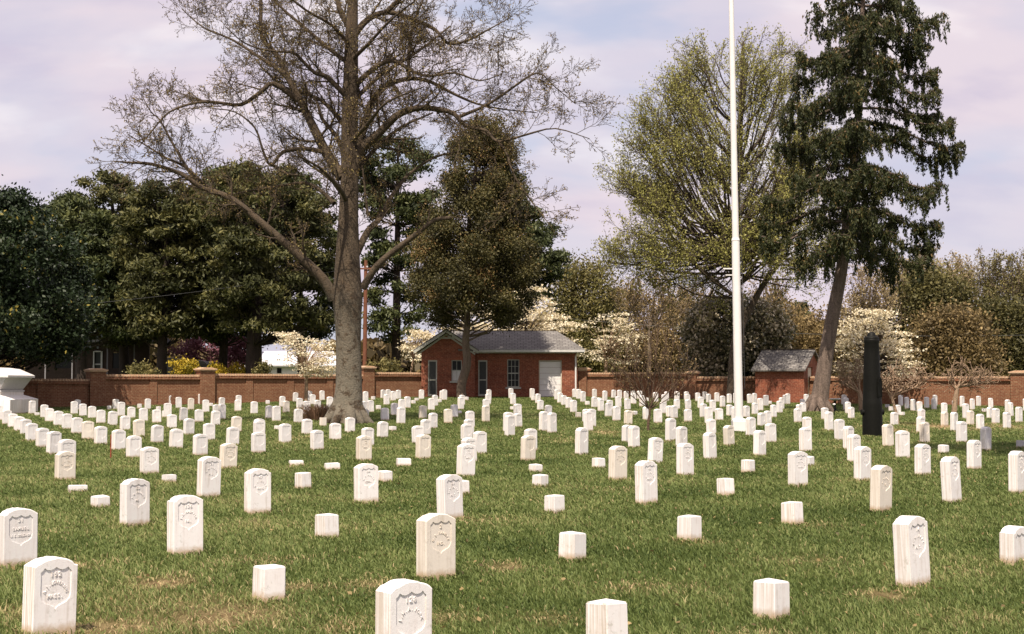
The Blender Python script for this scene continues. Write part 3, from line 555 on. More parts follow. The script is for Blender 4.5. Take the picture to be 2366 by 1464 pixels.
def perimeter(label,pts,pillars,group):
    # pts: list of (px,Y,pytop); a stretch between consecutive points
    A=onground(pts[0][0],pts[0][1]); B=onground(pts[-1][0],pts[-1][1])
    root=empty('brick_wall',A); tag(root,label,'wall',group)
    def loc(px):
        for i in range(len(pts)-1):
            if pts[i][0]<=px<=pts[i+1][0]:
                a=onground(pts[i][0],pts[i][1]); b=onground(pts[i+1][0],pts[i+1][1])
                # intersection of sight line with the wall line
                k=(px-CX)/F; dx,dy=b.x-a.x,b.y-a.y; t=(k*a.y-a.x)/(dx-k*dy)
                return Vector((a.x+dx*t,a.y+dy*t,0))
    marks=sorted(pillars+[(p[0],0,None) for p in (pts[0],pts[-1])],key=lambda m:m[0])
    for i in range(len(marks)-1):
        pa,pb=marks[i][0],marks[i+1][0]; a,b=loc(pa),loc(pb); d=b-a; L=d.length; rz=math.atan2(d.y,d.x)
        mid=(pa+pb)/2; tp=None
        for s0,s1,yt in TOPS:
            if s0<=mid<=s1: tp=yt
        mw=loc(mid); top=at(mid,tp,mw.y).z; z0=min(gz(a.x,a.y),gz(b.x,b.y))-.3
        org=Vector((a.x,a.y,z0)); H=top-z0
        def bld(mb,name,mat,par=root):
            o=mb.build(name,mat,None); o.location=org-root.location if par is root else (0,0,0); 
            if par is root: o.rotation_euler=(0,0,rz)
            o.parent=par; return o
        mb=MB(); mb.box(0,L,0,.3,0,H-.13); mb.box(0,L,-.06,-.001,H-.198,H-.132)
        panel=bld(mb,'wall_panel',M['brick_wall'])
        mb=MB(); x=.01
        while x<L-.1:
            j=.008*math.sin(x*91); mb.box(x,x+.085,-.08+j,.38+j,H-.128,H-.02+.006*math.sin(x*57)); x+=.15
        mb.box(0,L,-.02,.32,H-.13+.002,H-.075)
        bld(mb,'coping',M['brick_cap'])
        # raised pilaster strips and header band framing the sunk panels
        mb=MB(); mb.box(0,L,-.048,-.001,0.0,.42); 
        npan=max(1,round(L/2.7))
        for q in range(1,npan):
            xx=L*q/npan; mb.box(xx-.2,xx+.2,-.05,-.002,.421,H-.25)
        mb.box(0,L,-.10,-.0,H-.27,H-.202)
        bld(mb,'pilaster',M['brick_wall'])
    for px,w,pt in pillars:
        a=loc(px); top=at(px,pt,a.y).z; z0=gz(a.x,a.y)-.3; H=top-z0
        mb=MB(); mb.box(-w/2,w/2,-.17,.47,0,H-.16); o=mb.build('pillar',M['brick_wall'],root); o.location=Vector((a.x,a.y,z0))-root.location
        d=loc(min(px+20,pts[-1][0]))-loc(max(px-20,pts[0][0])); o.rotation_euler=(0,0,math.atan2(d.y,d.x))
        mb=MB(); mb.box(-w/2-.05,w/2+.05,-.22,.52,H-.158,H-.1); mb.box(-w/2-.09,w/2+.09,-.26,.56,H-.098,H-.03); mb.prism([(-w/2-.05,H-.028),(w/2+.05,H-.028),(w/4,H+.03),(-w/4,H+.03)],-.2,.5)
        mb.build('pillar_cap',M['brick_cap'],o)
TOPS=[(-900,225,874),(225,478,864),(478,850,863),(850,990,859),(1300,1560,859),(1560,1760,861),(1760,2353,868),(2353,3200,874)]
perimeter('long old brick perimeter wall with toothed coping left of the brick house',[(-420,63.5),(984,83.2)],[(-180,.8,858),(225,.8,852),(478,.8,850),(850,.7,846)],'brick perimeter wall stretches')
perimeter('old brick perimeter wall with toothed coping right of the brick house',[(1333,83.6),(1765,79.2),(2760,66.5)],[(1346,.6,850),(1600,.5,857),(2050,.7,860),(2356,.85,857),(2620,.8,857)],'brick perimeter wall stretches')
# ------------------------------------------------------------ brick house
def house():
    Yf=83.0; g=gz(0,Yf)-.03; k=Yf/F
    X=lambda px:(px-CX)*k
    Z=lambda py:HC+(888-py)*k-g       # height above the ground line for the front plane
    r=empty('brick_house',(0,Yf,g)); tag(r,'low red brick utility house with grey hipped roof and white garage door','building')
    xl,xr=X(1094),X(1334); H=2.62
    xm=xl
    ops=[(X(1105),X(1126),.05,Z(832)),(X(1172),X(1200),Z(894),Z(830)),(X(1245),X(1298),.02,Z(832))]
    mb=grid_wall(xr-xl,H,.25,[(a-xl,b-xl,c,d) for a,b,c,d in ops],0,-.3)
    w=mb.build('front_wall',M['brick_house'],r); w.location=(xl,0,0)
    mb=MB(); mb.box(xr-.25,xr,.252,5.2,-.3,H); mb.box(X(975),xr-.253,4.95,5.2,-.3,H); mb.build('wall',M['brick_house'],r)
    # wing with gable toward the camera, standing 0.45 forward
    wl,wr=X(975),X(1098); yo=-.45
    ops2=[(X(990),X(1011),.05,Z(832)),(X(1044),X(1068),Z(880),Z(832))]
    mb=grid_wall(wr-wl,H,.25,[(a-wl,b-wl,c,d) for a,b,c,d in ops2],0,-.3)
    w2=mb.build('wing_wall',M['brick_house'],r); w2.location=(wl,yo,0)
    mb=MB(); mb.box(wl,wl+.25,yo+.252,4.94,-.3,H); mb.box(wr-.25,wr,yo+.252,-.002,-.3,H)
    pk=X(1032); pz=3.86
    mb.prism([(wl+.02,H+.002),(wr-.02,H+.002),(pk,pz-.14)],yo+.003,yo+.22)
    mb.build('wing_side',M['brick_house'],r)
    # main roof: ridge with hipped right end
    ez=2.66; rz_=3.86; yr=2.6; el,er=X(1060),X(1350); rl,rr=X(1030)*1.0,2.68
    def slab(mb,q,th=.09):
        q=[Vector(v) for v in q]; n=(q[1]-q[0]).cross(q[-1]-q[0]).normalized()
        if n.z<0: n=-n; q=q[::-1]
        m=len(q); top=[v+n*th for v in q]
        mb.add(q+top,[tuple(range(m-1,-1,-1)),tuple(range(m,2*m))]+[(i,(i+1)%m,(i+1)%m+m,i+m) for i in range(m)])
    mb=MB(); slab(mb,[(el,-.5,ez),(er,-.5,ez),(rr,yr,rz_),(pk,yr,rz_),(pk,1.0,ez+(rz_-ez)*1.5/3.1)])
    slab(mb,[(er,-.5,ez),(er,5.7,ez),(rr,yr,rz_)]); slab(mb,[(er,5.7,ez),(X(958),5.7,ez),(pk,yr,rz_),(rr,yr,rz_)])
    rf=mb.build('roof',M['shingle'],r)
    mb=MB(); mb.box(pk,rr,yr-.07,yr+.07,rz_+.055,rz_+.115); mb.build('ridge_cap',M['darkwood'],rf)
    yg=yo-.3; lo=X(958); hi=2*pk-lo
    mb=MB(); slab(mb,[(lo,yg,ez-.02),(pk,yg,pz),(pk,yr,pz),(lo,yr+3.05,ez-.02)]); slab(mb,[(hi,yg,ez-.02),(hi,.9,ez-.02),(pk,yr,pz),(pk,yg,pz)])
    mb.build('wing_roof',M['shingle'],r)
    mb=MB()                            # rake boards, frieze and small gable return
    for sx,ex in ((lo,pk),(hi,pk)):
        mb.prism([(sx,ez-.16),(sx,ez-.0),(ex,pz+.02),(ex,pz-.14)] if sx<ex else [(ex,pz-.14),(ex,pz+.02),(sx,ez-.0),(sx,ez-.16)],yg-.03,yg-.003)
        d=.26; mb.prism([(sx+(.2 if sx<ex else -.2),ez-.24),(sx+(.2 if sx<ex else -.2),ez-.12),(ex,pz-.18),(ex,pz-.3)] if sx<ex else [(ex,pz-.3),(ex,pz-.18),(sx-.2,ez-.12),(sx-.2,ez-.24)],yo-.04,yo-.004)
    mb.box(X(1012),X(1051),yo-.055,yo-.042,Z(783),Z(779))
    mb.build('rake_board',M['trim'],r)
    mb=MB(); mb.box(X(1094),er-.02,-.42,-.002,ez-.12,ez-.03); mb.build('soffit',M['trim'],r)
    mb=MB(); mb.box(X(1094),er+.0,-.62,-.512,ez-.06,ez+.07); gt=mb.build('gutter',M['gutter'],r)
    mb=MB(); xd=X(1330); mb.tube((xd+.12,-.55,ez-.06),(xd,-.08,ez-.3),.045); mb.tube((xd,-.08,ez-.29),(xd,-.08,.0),.05); mb.build('downspout',M['whitepaint'],gt)
    mb=MB(); mb.box(X(1087),X(1093),yr+.1,yr+.25,rz_,rz_+.36); mb.build('vent_pipe',M['darkwood'],r)
    # doors and windows
    def screen_door(x0,x1,z1,y):
        f=MB(); f.box(x0,x0+.07,y+.03,y+.1,.05,z1-.002); f.box(x1-.07,x1,y+.03,y+.1,.05,z1-.002); f.box(x0+.07,x1-.07,y+.031,y+.1,z1-.08,z1-.002); f.box(x0+.07,x1-.07,y+.031,y+.1,.05,.16); f.box(x0+.07,x1-.07,y+.031,y+.1,.95,1.02)
        d=f.build('screen_door',M['trim'],r)
        g_=MB(); g_.box(x0+.07,x1-.07,y+.06,y+.075,.16,z1-.08); g_.build('screen',M['screen'],d)
        h=MB(); h.box(x1-.065,x1-.02,y-.0,y+.03,1.03,1.10); h.build('handle',M['gutter'],d)
    screen_door(ops2[0][0],ops2[0][1],ops2[0][3],yo); screen_door(ops[0][0],ops[0][1],ops[0][3],0)
    def window(x0,x1,z0,z1,y,nx,nz,panel=False):
        f=MB(); f.box(x0,x0+.05,y+.08,y+.14,z0,z1); f.box(x1-.05,x1,y+.08,y+.14,z0,z1); f.box(x0+.05,x1-.05,y+.081,y+.14,z1-.05,z1); f.box(x0+.05,x1-.05,y+.081,y+.14,z0,z0+.05)
        zm=(z0+z1)/2; f.box(x0+.05,x1-.05,y+.082,y+.13,zm-.03,zm+.03)
        for q in range(1,nx): xx=x0+.05+(x1-x0-.1)*q/nx; f.box(xx-.012,xx+.012,y+.09,y+.12,z0+.05,z1-.05)
        for q in range(1,nz):
            zq=z0+(z1-z0)*q/nz
            if abs(zq-zm)>.05: f.box(x0+.05,x1-.05,y+.091,y+.119,zq-.01,zq+.01)
        w_=f.build('window',M['trim'],r)
        gl=MB(); gl.box(x0+.05,x1-.05,y+.125,y+.135,z0+.05,z1-.05) if not panel else gl.box(x0+.05,x1-.05,y+.125,y+.135,zm+.0,z1-.05); gl.build('pane',M['glass'],w_)
        if panel:
            p_=MB(); p_.box(x0+.05,x1-.05,y+.10,y+.12,z0+.05,zm-.03); p_.build('panel',M['gutter'],w_)
        s=MB(); s.box(x0-.1,x1+.1,y-.07,y+.079,z0-.1,z0-.003); s.build('sill',M['trim'],w_)
    o=ops[1]; window(o[0],o[1],o[2],o[3],0,3,4); o=ops2[1]; window(o[0],o[1],o[2],o[3],yo,2,2,True)
    o=ops[2]; f=MB(); f.box(o[0],o[0]+.06,.0+.1,.2,.02,o[3]); f.box(o[1]-.06,o[1],.1,.2,.02,o[3]); f.box(o[0]+.06,o[1]-.06,.101,.2,o[3]-.06,o[3]); fr=f.build('door_frame',M['creampaint'],r)
    d=MB(); nz=6; hh=(o[3]-.09)/nz
    for q in range(nz): d.box(o[0]+.062,o[1]-.062,.205,.235,.025+q*hh,.025+(q+1)*hh-.012)
    gd=d.build('garage_door',M['whitepaint'],r); h=MB(); h.box((o[0]+o[1])/2-.06,(o[0]+o[1])/2-.02,.17,.2,.75,.95); h.build('handle',M['darkiron'],gd)
house()
# ------------------------------------------------------------ small shed (turned 30 degrees)
def shed():
    a=math.radians(28); c0=onground(1858,76.2); g=c0.z-.02
    # local x runs left along the long wall -> place origin at the far-left corner
    L=2.72; Wd=3.3; u=Vector((math.cos(a),-math.sin(a),0)); org=Vector((c0.x,c0.y,g))-u*L
    r=empty('brick_shed',org,-a); tag(r,'small red brick shed with grey shingled gable roof and cream door','shed')
    H=1.86; rz_=2.86
    mb=grid_wall(L,H,.22,[],0,-.3); mb.build('long_wall',M['brick_house'],r)
    # gable wall in the x=L plane, with door opening
    d0,d1,dz=.72,1.62,1.98
    mb=MB(); T=.2
    def bx(y0,y1,z0,z1): mb.box(L-T,L,y0,y1,z0,z1)
    bx(.222,d0,-.3,H); bx(d1,Wd,-.3,H); mb.box(L-T,L,d0+.0,d1,-.3,.04)
    # triangle above
    tri=[(.0,H+.002),(d0,H+.002),(d0,dz),(d1,dz),(d1,H+.002),(Wd,H+.002),(Wd/2,rz_-.06)]
    b=len(mb.v); n=len(tri)
    mb.v+=[(L,y,z) for y,z in tri]+[(L-T,y,z) for y,z in tri]
    for t_ in tessellate_polygon([[Vector((y,z,0)) for y,z in tri]]): mb.f.append(tuple(b+i for i in t_)); mb.f.append(tuple(b+n+i for i in t_[::-1]))
    for i in range(n): j=(i+1)%n; mb.f.append((b+i,b+j,b+n+j,b+n+i))
    mb.box(0,L-T-.002,Wd-.2,Wd,-.3,H); mb.box(0,.2,.222,Wd-.202,-.3,H)
    mb.build('gable_wall',M['brick_house'],r)
    mb=MB(); o=.25
    for s in (0,1):
        y0,y1=(-o,Wd/2) if s==0 else (Wd+o,Wd/2)
        z0=H-.02-( (rz_-H)/(Wd/2)*o if 1 else 0)*0.55
        q=[(-.15,y0,z0),(L+.15,y0,z0),(L+.15,y1,rz_),(-.15,y1,rz_)]; top=[(x,y,z+.09) for x,y,z in q]
        mb.add(q+top,[(3,2,1,0),(4,5,6,7),(0,1,5,4),(1,2,6,5),(2,3,7,6),(3,0,4,7)])
    rf=mb.build('roof',M['shingle'],r)
    mb=MB(); mb.box(-.15,L+.15,Wd/2-.06,Wd/2+.06,rz_+.075,rz_+.13); mb.build('ridge_cap',M['darkwood'],rf)
    mb=MB(); mb.box(L-.12,L-.07,d0+.03,d1-.03,.05,dz-.03); d=mb.build('door',M['creampaint'],r)
    mb=MB()
    for q in range(7): mb.box(L-.068,L-.055,d0+.14,d1-.14,.15+q*.06,.185+q*.06)
    mb.build('louvre',M['trim'],d)
shed()
# ------------------------------------------------------------ tree tools
class Tubes:
    def __init__(s): s.d={}
    def add(s,pts,rad,sides):
        s.d.setdefault((len(pts),sides),[]).append((pts,rad))
    def mesh(s,name,mat,origin):
        VV=[];QQ=[];base=0
        for (n,k),lst in s.d.items():
            P=np.array([[tuple(p) for p in l[0]] for l in lst],dtype=np.float64)-np.array(tuple(origin)); R=np.array([l[1] for l in lst])
            T=np.gradient(P,axis=1); T/=np.linalg.norm(T,axis=2,keepdims=True)+1e-9
            ref=np.where(np.abs(T[:,:1,2:3])>.8,np.array([[[1.,0,0]]]),np.array([[[0,0,1.]]])); ref=np.broadcast_to(ref,T.shape)
            U=np.cross(T,ref); U/=np.linalg.norm(U,axis=2,keepdims=True)+1e-9; Wv=np.cross(T,U)
            a=np.arange(k)*2*np.pi/k; ca,sa=np.cos(a),np.sin(a)
            V=P[:,:,None,:]+R[:,:,None,None]*(U[:,:,None,:]*ca[None,None,:,None]+Wv[:,:,None,:]*sa[None,None,:,None])
            m=len(lst); idx=(np.arange(m)[:,None,None]*n*k+np.arange(n-1)[None,:,None]*k+np.arange(k)[None,None,:])
            nx=(np.arange(k)+1)%k; idn=(np.arange(m)[:,None,None]*n*k+np.arange(n-1)[None,:,None]*k+nx[None,None,:])
            Q=np.stack([idx,idn,idn+k,idx+k],-1).reshape(-1,4)+base; VV.append(V.reshape(-1,3)); QQ.append(Q); base+=m*n*k
        return quads_mesh(name,np.concatenate(VV),np.concatenate(QQ),mat,None,True)
def rv(s=1.0): return Vector((rnd.gauss(0,s),rnd.gauss(0,s),rnd.gauss(0,s)))
def smooth_path(pts,k=3):
    P=[Vector(p) for p in pts]; P=[P[0]*2-P[1]]+P+[P[-1]*2-P[-2]]; out=[]
    for i in range(1,len(P)-2):
        for j in range(k):
            t=j/k; a,b,c,d=P[i-1],P[i],P[i+1],P[i+2]
            out.append(.5*((2*b)+(c-a)*t+(2*a-5*b+4*c-d)*t*t+(3*b-a-3*c+d)*t**3))
    out.append(P[-2]); return out
def grow(ts,p,d,L,r,lv,cfg,tips):
    n=cfg['seg'][lv]; st=L/n; pts=[p.copy()]; rad=[r]; q=p.copy(); d=d.normalized()
    for i in range(n):
        d=(d+rv(cfg['wob'][lv])+Vector((0,0,cfg['up'][lv]))).normalized(); q=q+d*st; pts.append(q.copy()); rad.append(max(cfg['rmin'],r*(1-.75*(i+1)/n)))
    ts.add(pts,rad,6 if r>.05 else (4 if r>.02 else 3))
    if lv+1<len(cfg['seg']):
        nc=cfg['kids'][lv]; nc=max(1,int(nc*L/cfg['ref'][lv]+rnd.random()))
        for k in range(nc):
            t=.15+.85*(k+rnd.random())/nc; f=t*n; i=min(n-1,int(f)); pp=pts[i].lerp(pts[i+1],f-i); dd=(pts[i+1]-pts[i]).normalized()
            ax=dd.orthogonal().normalized(); ax.rotate(Matrix.Rotation(rnd.random()*6.283,3,dd)); ang=math.radians(cfg['ang'][lv]+rnd.gauss(0,10))
            nd=dd*math.cos(ang)+ax*math.sin(ang)
            grow(ts,pp,nd,L*cfg['ratio'][lv]*(1.1-.6*t)*(.7+.6*rnd.random()),max(cfg['rmin'],rad[i]*.6),lv+1,cfg,tips)
    else:
        for i in range(1,len(pts)): tips.append((pts[i],d))
def limb(ts,pts,r0,r1,cfg,tips,dens,l0,l1,start=.15,sides=8,k=3,upb=0.25,kid=0):
    P=smooth_path(pts,k); n=len(P); R=[r0+(r1-r0)*(i/(n-1))**.8 for i in range(n)]
    ts.add(P,R,sides)
    length=sum((P[i+1]-P[i]).length for i in range(n-1)); m=int(length*dens)
    for q in range(m):
        t=start+(1-start)*(q+rnd.random())/m; f=t*(n-1); i=min(n-2,int(f)); p=P[i].lerp(P[i+1],f-i); dd=(P[i+1]-P[i]).normalized()
        ax=dd.orthogonal().normalized(); ax.rotate(Matrix.Rotation(rnd.random()*6.283,3,dd)); ang=math.radians(50+rnd.gauss(0,14))
        nd=dd*math.cos(ang)+ax*math.sin(ang)+Vector((0,0,upb))
        L=l0+(l1-l0)*t; grow(ts,p,nd,L*(.6+.7*rnd.random()),max(.012,R[i]*.35 if R[i]*.35<.05 else .05),kid,cfg,tips)
    return P
def leaves(name,centers,size,mat,parent,tint,aspect=1.6,droop=0.,origin=(0,0,0),upn=0.):
    Cn=np.array(centers,dtype=np.float64)-np.array(tuple(origin)); n=len(Cn)
    a=rs.randn(n,3); a[:,2]-=droop; a/=np.linalg.norm(a,axis=1,keepdims=True)
    b=rs.randn(n,3)
    if upn: b[:,2]*=1-upn; a[:,2]*=1-upn; a/=np.linalg.norm(a,axis=1,keepdims=True)
    b-=a*(a*b).sum(1,keepdims=True); b/=np.linalg.norm(b,axis=1,keepdims=True)
    s=np.asarray(size)*(np.ones(n)) if np.ndim(size)==0 else np.asarray(size); s=s*(.6+.8*rs.rand(n)); A=a*(s*aspect*.5)[:,None]; B=b*(s*.5)[:,None]
    V=np.stack([Cn-A-B*.35,Cn-A*.1+B*-1.0,Cn+A,Cn-A*.1+B],1).reshape(-1,3)
    Q=np.arange(n*4).reshape(-1,4)
    t=np.asarray(tint); t=np.clip(t,0,1)
    return link(name,quads_mesh(name,V,Q,mat,np.repeat(t,4)),parent)
def tree_root(name,label,cat,loc,group=None):
    o=empty(name,loc); tag(o,label,cat,group); return o
# env: [(py,xl,xr)...] at depth Y -> sample clump centres in the solid of that silhouette
def env_sample(env,Y,n,dr=1.0,shell=.0):
    k=Y/F; ys=[e[0] for e in env]; area=[(env[i+1][0]-env[i][0])*((env[i][2]-env[i][1])+(env[i+1][2]-env[i+1][1])) for i in range(len(env)-1)]
    tot=sum(area); out=[]
    for _ in range(n):
        u=rnd.random()*tot; i=0
        while u>area[i] and i<len(area)-1: u-=area[i]; i+=1
        f=rnd.random(); py=env[i][0]+(env[i+1][0]-env[i][0])*f; xl=env[i][1]+(env[i+1][1]-env[i][1])*f; xr=env[i][2]+(env[i+1][2]-env[i][2])*f
        a=rnd.random()*6.283; rr=math.sqrt(shell+(1-shell)*rnd.random()); hw=(xr-xl)/2
        px=(xl+xr)/2+hw*rr*math.cos(a); dy=hw*k*rr*math.sin(a)*dr
        p=at(px,py,Y); p.y+=dy; out.append(p)
    return out
def clump_tree(name,label,cat,px,Y,env,nclump,nleaf,csig,lsize,mat,barkm,trunk_r,group=None,aspect=1.6,droop=0,flat=.6,dr=1.,trunk_path=None,tsh=.5,tvar=.28,shell=.1,limbs=True,crown='crown',limb_r=.05,leafdark=0):
    base=onground(px,Y) if trunk_path is None else Vector((at(trunk_path[0][0],900,Y).x,Y,0)); base.z=gz(base.x,Y)
    root=tree_root(name,label,cat,base,group)
    cl=env_sample(env,Y,nclump,dr,shell); ts=Tubes()
    top=at((env[0][1]+env[0][2])/2,env[0][0],Y)
    if trunk_path is None:
        q=[base+Vector((0,0,-.2)),base.lerp(top,.3)+Vector((.1,0,0)),base.lerp(top,.65),base.lerp(top,.95)]
        q[1].x=base.x+.2*(top.x-base.x)
    else: q=[Vector((base.x,Y,base.z-.2))]+[at(a,b,Y) for a,b in trunk_path[1:]]
    P=smooth_path(q,4); n=len(P); ts.add(P,[trunk_r*(1.25 if i==0 else 1)*(1-.8*i/(n-1)) for i in range(n)],10)
    if limbs:
        for c in cl:
            zt=c.z-.35*math.hypot(c.x-base.x,c.y-base.y)-.2
            s=min(P,key=lambda v:abs(v.z-max(zt,P[2].z)))
            mid=s.lerp(c,.5)+Vector((0,0,-.12*(c-s).length*.5))+rv(.1)
            ts.add([s,mid,c],[limb_r,limb_r*.7,.012],4)
    link('trunk',ts.mesh('trunk',barkm,base),root)
    cc=np.array([tuple(c) for c in cl]); off=rs.randn(nclump,nleaf,3)*np.array([csig,csig,csig*flat])
    pts=(cc[:,None,:]+off).reshape(-1,3)
    tn=np.repeat(rs.randn(nclump)*.17,nleaf)+rs.randn(nclump*nleaf)*tvar*.6+tsh+(off[:,:,2].reshape(-1)/csig)*.06
    leaves(crown,pts,lsize,mat,root,tn,aspect,droop,base)
    return root
# ------------------------------------------------------------ the big bare tree
def oak():
    Y=46.; base=onground(801,Y); root=tree_root('bare_tree','huge old bare tree with thick lichen-grey trunk and wide spreading twigs','tree',base)
    ts=Tubes(); tips=[]
    def P(lst,dy=0,curve=None):
        out=[]
        for i,(x,y) in enumerate(lst):
            f=i/(len(lst)-1); p=at(x,y,Y+dy*f); out.append(p)
        return out
    trunk=[(801,1000),(803,940),(806,890),(805,800),(804,730),(803,690),(803,600),(805,500),(808,400),(808,300),(810,200),(812,100),(815,0),(818,-120),(822,-240)]
    rad=[.72,.50,.425,.40,.44,.49,.40,.32,.29,.275,.25,.22,.17,.1,.04]
    Pt=smooth_path(P(trunk),3); Rt=[]
    for i in range(len(rad)-1):
        for j in range(3): Rt.append(rad[i]+(rad[i+1]-rad[i])*j/3)
    Rt.append(rad[-1]); ts.add(Pt,Rt,20)
    # root flares
    for ang,l,r in ((-0.15,1.15,.3),(.5,.9,.26),(-2.7,.95,.28),(-2.0,.8,.25),(-1.2,.75,.26),(1.6,.8,.25),(2.6,.9,.25),(-.7,.8,.22)):
        d=Vector((math.cos(ang),math.sin(ang),0)); b=base
        l*=.88; ts.add([b+d*.2+Vector((0,0,.9)),b+d*.40+Vector((0,0,.36)),b+d*.68+Vector((0,0,.06)),b+d*l+Vector((0,0,-.14))],[.15,r*.8,r*.55,.05],8)
    cfg=dict(seg=[5,4,3],wob=[.17,.2,.24],up=[.04,.03,.02],kids=[9,7],ref=[1.5,.7],ang=[44,46],ratio=[.46,.52],rmin=.0062)
    LB=[([(772,690),(742,645),(690,590),(620,520),(540,460),(470,435),(420,395),(350,380),(300,378),(262,372)],-1.5,.20,.02,3.4,1.6,.95),
        ([(540,460),(480,425),(430,385),(385,360),(340,335),(295,310)],-.5,.08,.015,4,1.5,.9),
        ([(470,435),(440,400),(400,330),(370,280),(350,260),(330,225)],1.,.07,.012,3.5,1.3,.9),
        ([(790,410),(755,350),(725,290),(705,250),(670,190),(635,130),(605,85),(600,0),(590,-60)],.8,.19,.04,3.0,1.7,1.6),
        ([(690,232),(636,191),(600,215),(554,243),(500,233),(456,235),(396,257),(350,300),(320,340)],-1.4,.10,.015,4,1.6,1.4),
        ([(745,350),(697,341),(658,350),(625,377),(612,345),(587,295),(540,260),(490,250)],-1.,.085,.015,3.6,1.5,1.2),
        ([(625,377),(664,401),(690,404)],-.8,.06,.03,2,1,.8),
        ([(772,470),(745,440),(705,420),(640,432),(585,440),(530,450)],1.2,.085,.02,3,1.5,1.),
        ([(798,360),(775,310),(745,275),(725,230),(700,200)],1.5,.10,.03,3,1.5,1.3),
        ([(803,225),(781,205),(754,180),(730,158),(699,137),(668,126),(620,120),(570,100),(520,60)],-1.6,.11,.015,4,1.7,1.4),
        ([(812,70),(797,45),(783,10),(765,-60),(740,-150)],.4,.13,.05,2.5,1.6,1.6),
        ([(660,170),(600,130),(540,90),(470,60),(420,20)],1.8,.07,.015,4,1.5,1.4),
        ([(812,150),(760,110),(700,60),(640,10),(590,-60)],2.4,.09,.03,3.5,1.6,1.6),
        ([(820,390),(838,345),(875,305),(920,270),(960,252),(1010,247),(1048,262),(1075,290),(1120,300),(1155,328),(1220,310),(1286,298),(1362,320)],-1.2,.17,.012,3.3,1.6,1.4),
        ([(1100,295),(1161,339),(1188,410),(1243,492),(1275,525)],-1.8,.06,.01,4,1.4,1.),
        ([(1060,270),(1130,240),(1190,200),(1240,170),(1290,200),(1330,240)],1.,.06,.012,4,1.5,1.2),
        ([(824,345),(845,290),(862,240),(880,210),(905,192),(950,180),(995,190),(1040,215),(1100,235),(1160,250),(1240,260)],1.2,.15,.015,3.3,1.7,1.3),
        ([(905,192),(918,212),(928,214)],0,.07,.06,0,1,1),
        ([(818,200),(845,170),(880,147),(920,145),(955,165),(990,175),(1050,165),(1110,190),(1160,170)],-1.5,.11,.015,3.8,1.6,1.4),
        ([(818,80),(850,45),(890,30),(950,38),(1000,70),(1035,100),(1080,95),(1130,70),(1180,40)],.8,.12,.015,3.6,1.7,1.5),
        ([(945,180),(948,120),(955,60),(980,0),(1000,-60)],1.2,.07,.02,3.6,1.6,1.5),
        ([(890,30),(940,-10),(1010,-40),(1080,-70)],-1.2,.09,.02,3.6,1.7,1.6),
        ([(850,500),(835,300),(850,240)],0,.04,.02,2,1,.8),
        ([(838,665),(870,620),(912,578),(960,540),(1005,512),(1042,503)],-.8,.13,.06,1.6,1.4,1.1),
        ([(822,590),(850,530),(880,500),(905,470),(915,430),(950,400),(1000,365),(1060,350)],1.4,.13,.03,2.2,1.5,1.2),
        ([(805,480),(770,420),(700,370)],3,.1,.03,3,1.5,1.3),([(806,420),(850,360),(920,300),(1000,260)],3.4,.1,.03,3,1.6,1.4),([(806,300),(740,230),(660,200),(600,150)],3.5,.09,.03,3.2,1.6,1.4),([(808,240),(880,170),(960,120),(1040,60)],3.5,.09,.03,3.2,1.6,1.4),
        ([(804,470),(780,430),(740,390),(690,360)],-3,.09,.03,2.4,1.5,1.2),([(808,330),(850,290),(900,240),(980,200)],-3.2,.09,.02,2.6,1.5,1.3),([(810,140),(850,100),(900,50),(960,0)],-2.8,.08,.02,2.8,1.6,1.4),([(812,110),(770,60),(700,20),(640,-30)],-2.8,.08,.02,2.8,1.6,1.4)]
    for pts,dy,r0,r1,dens,l0,l1 in LB:
        q=P(pts,dy)
        q=[v+rv(.04) if 0<i<len(q)-1 else v for i,v in enumerate(q)]
        limb(ts,q,r0,r1,cfg,tips,dens*.95,l0,l1*1.05,.1,8)
    # epicormic shoots along the trunk
    for i in range(90):
        j=rnd.randint(20,len(Pt)-4); a=rnd.random()*6.283; d=Vector((math.cos(a),math.sin(a),.5)); grow(ts,Pt[j]+d*Rt[j]*.8,d,.5+.7*rnd.random(),.012,1,cfg,tips)
    link('trunk',ts.mesh('trunk',M['bark_oak'],base),root)
    tp=np.array([tuple(p) for p,d in tips]); tp=tp[rs.rand(len(tp))<.8]; tp=tp+rs.randn(len(tp),3)*.03
    leaves('buds',tp,.034,M['bud'],root,.5+.3*rs.randn(len(tp)),1.5,0,base)
    print('oak tips',len(tips))
oak()
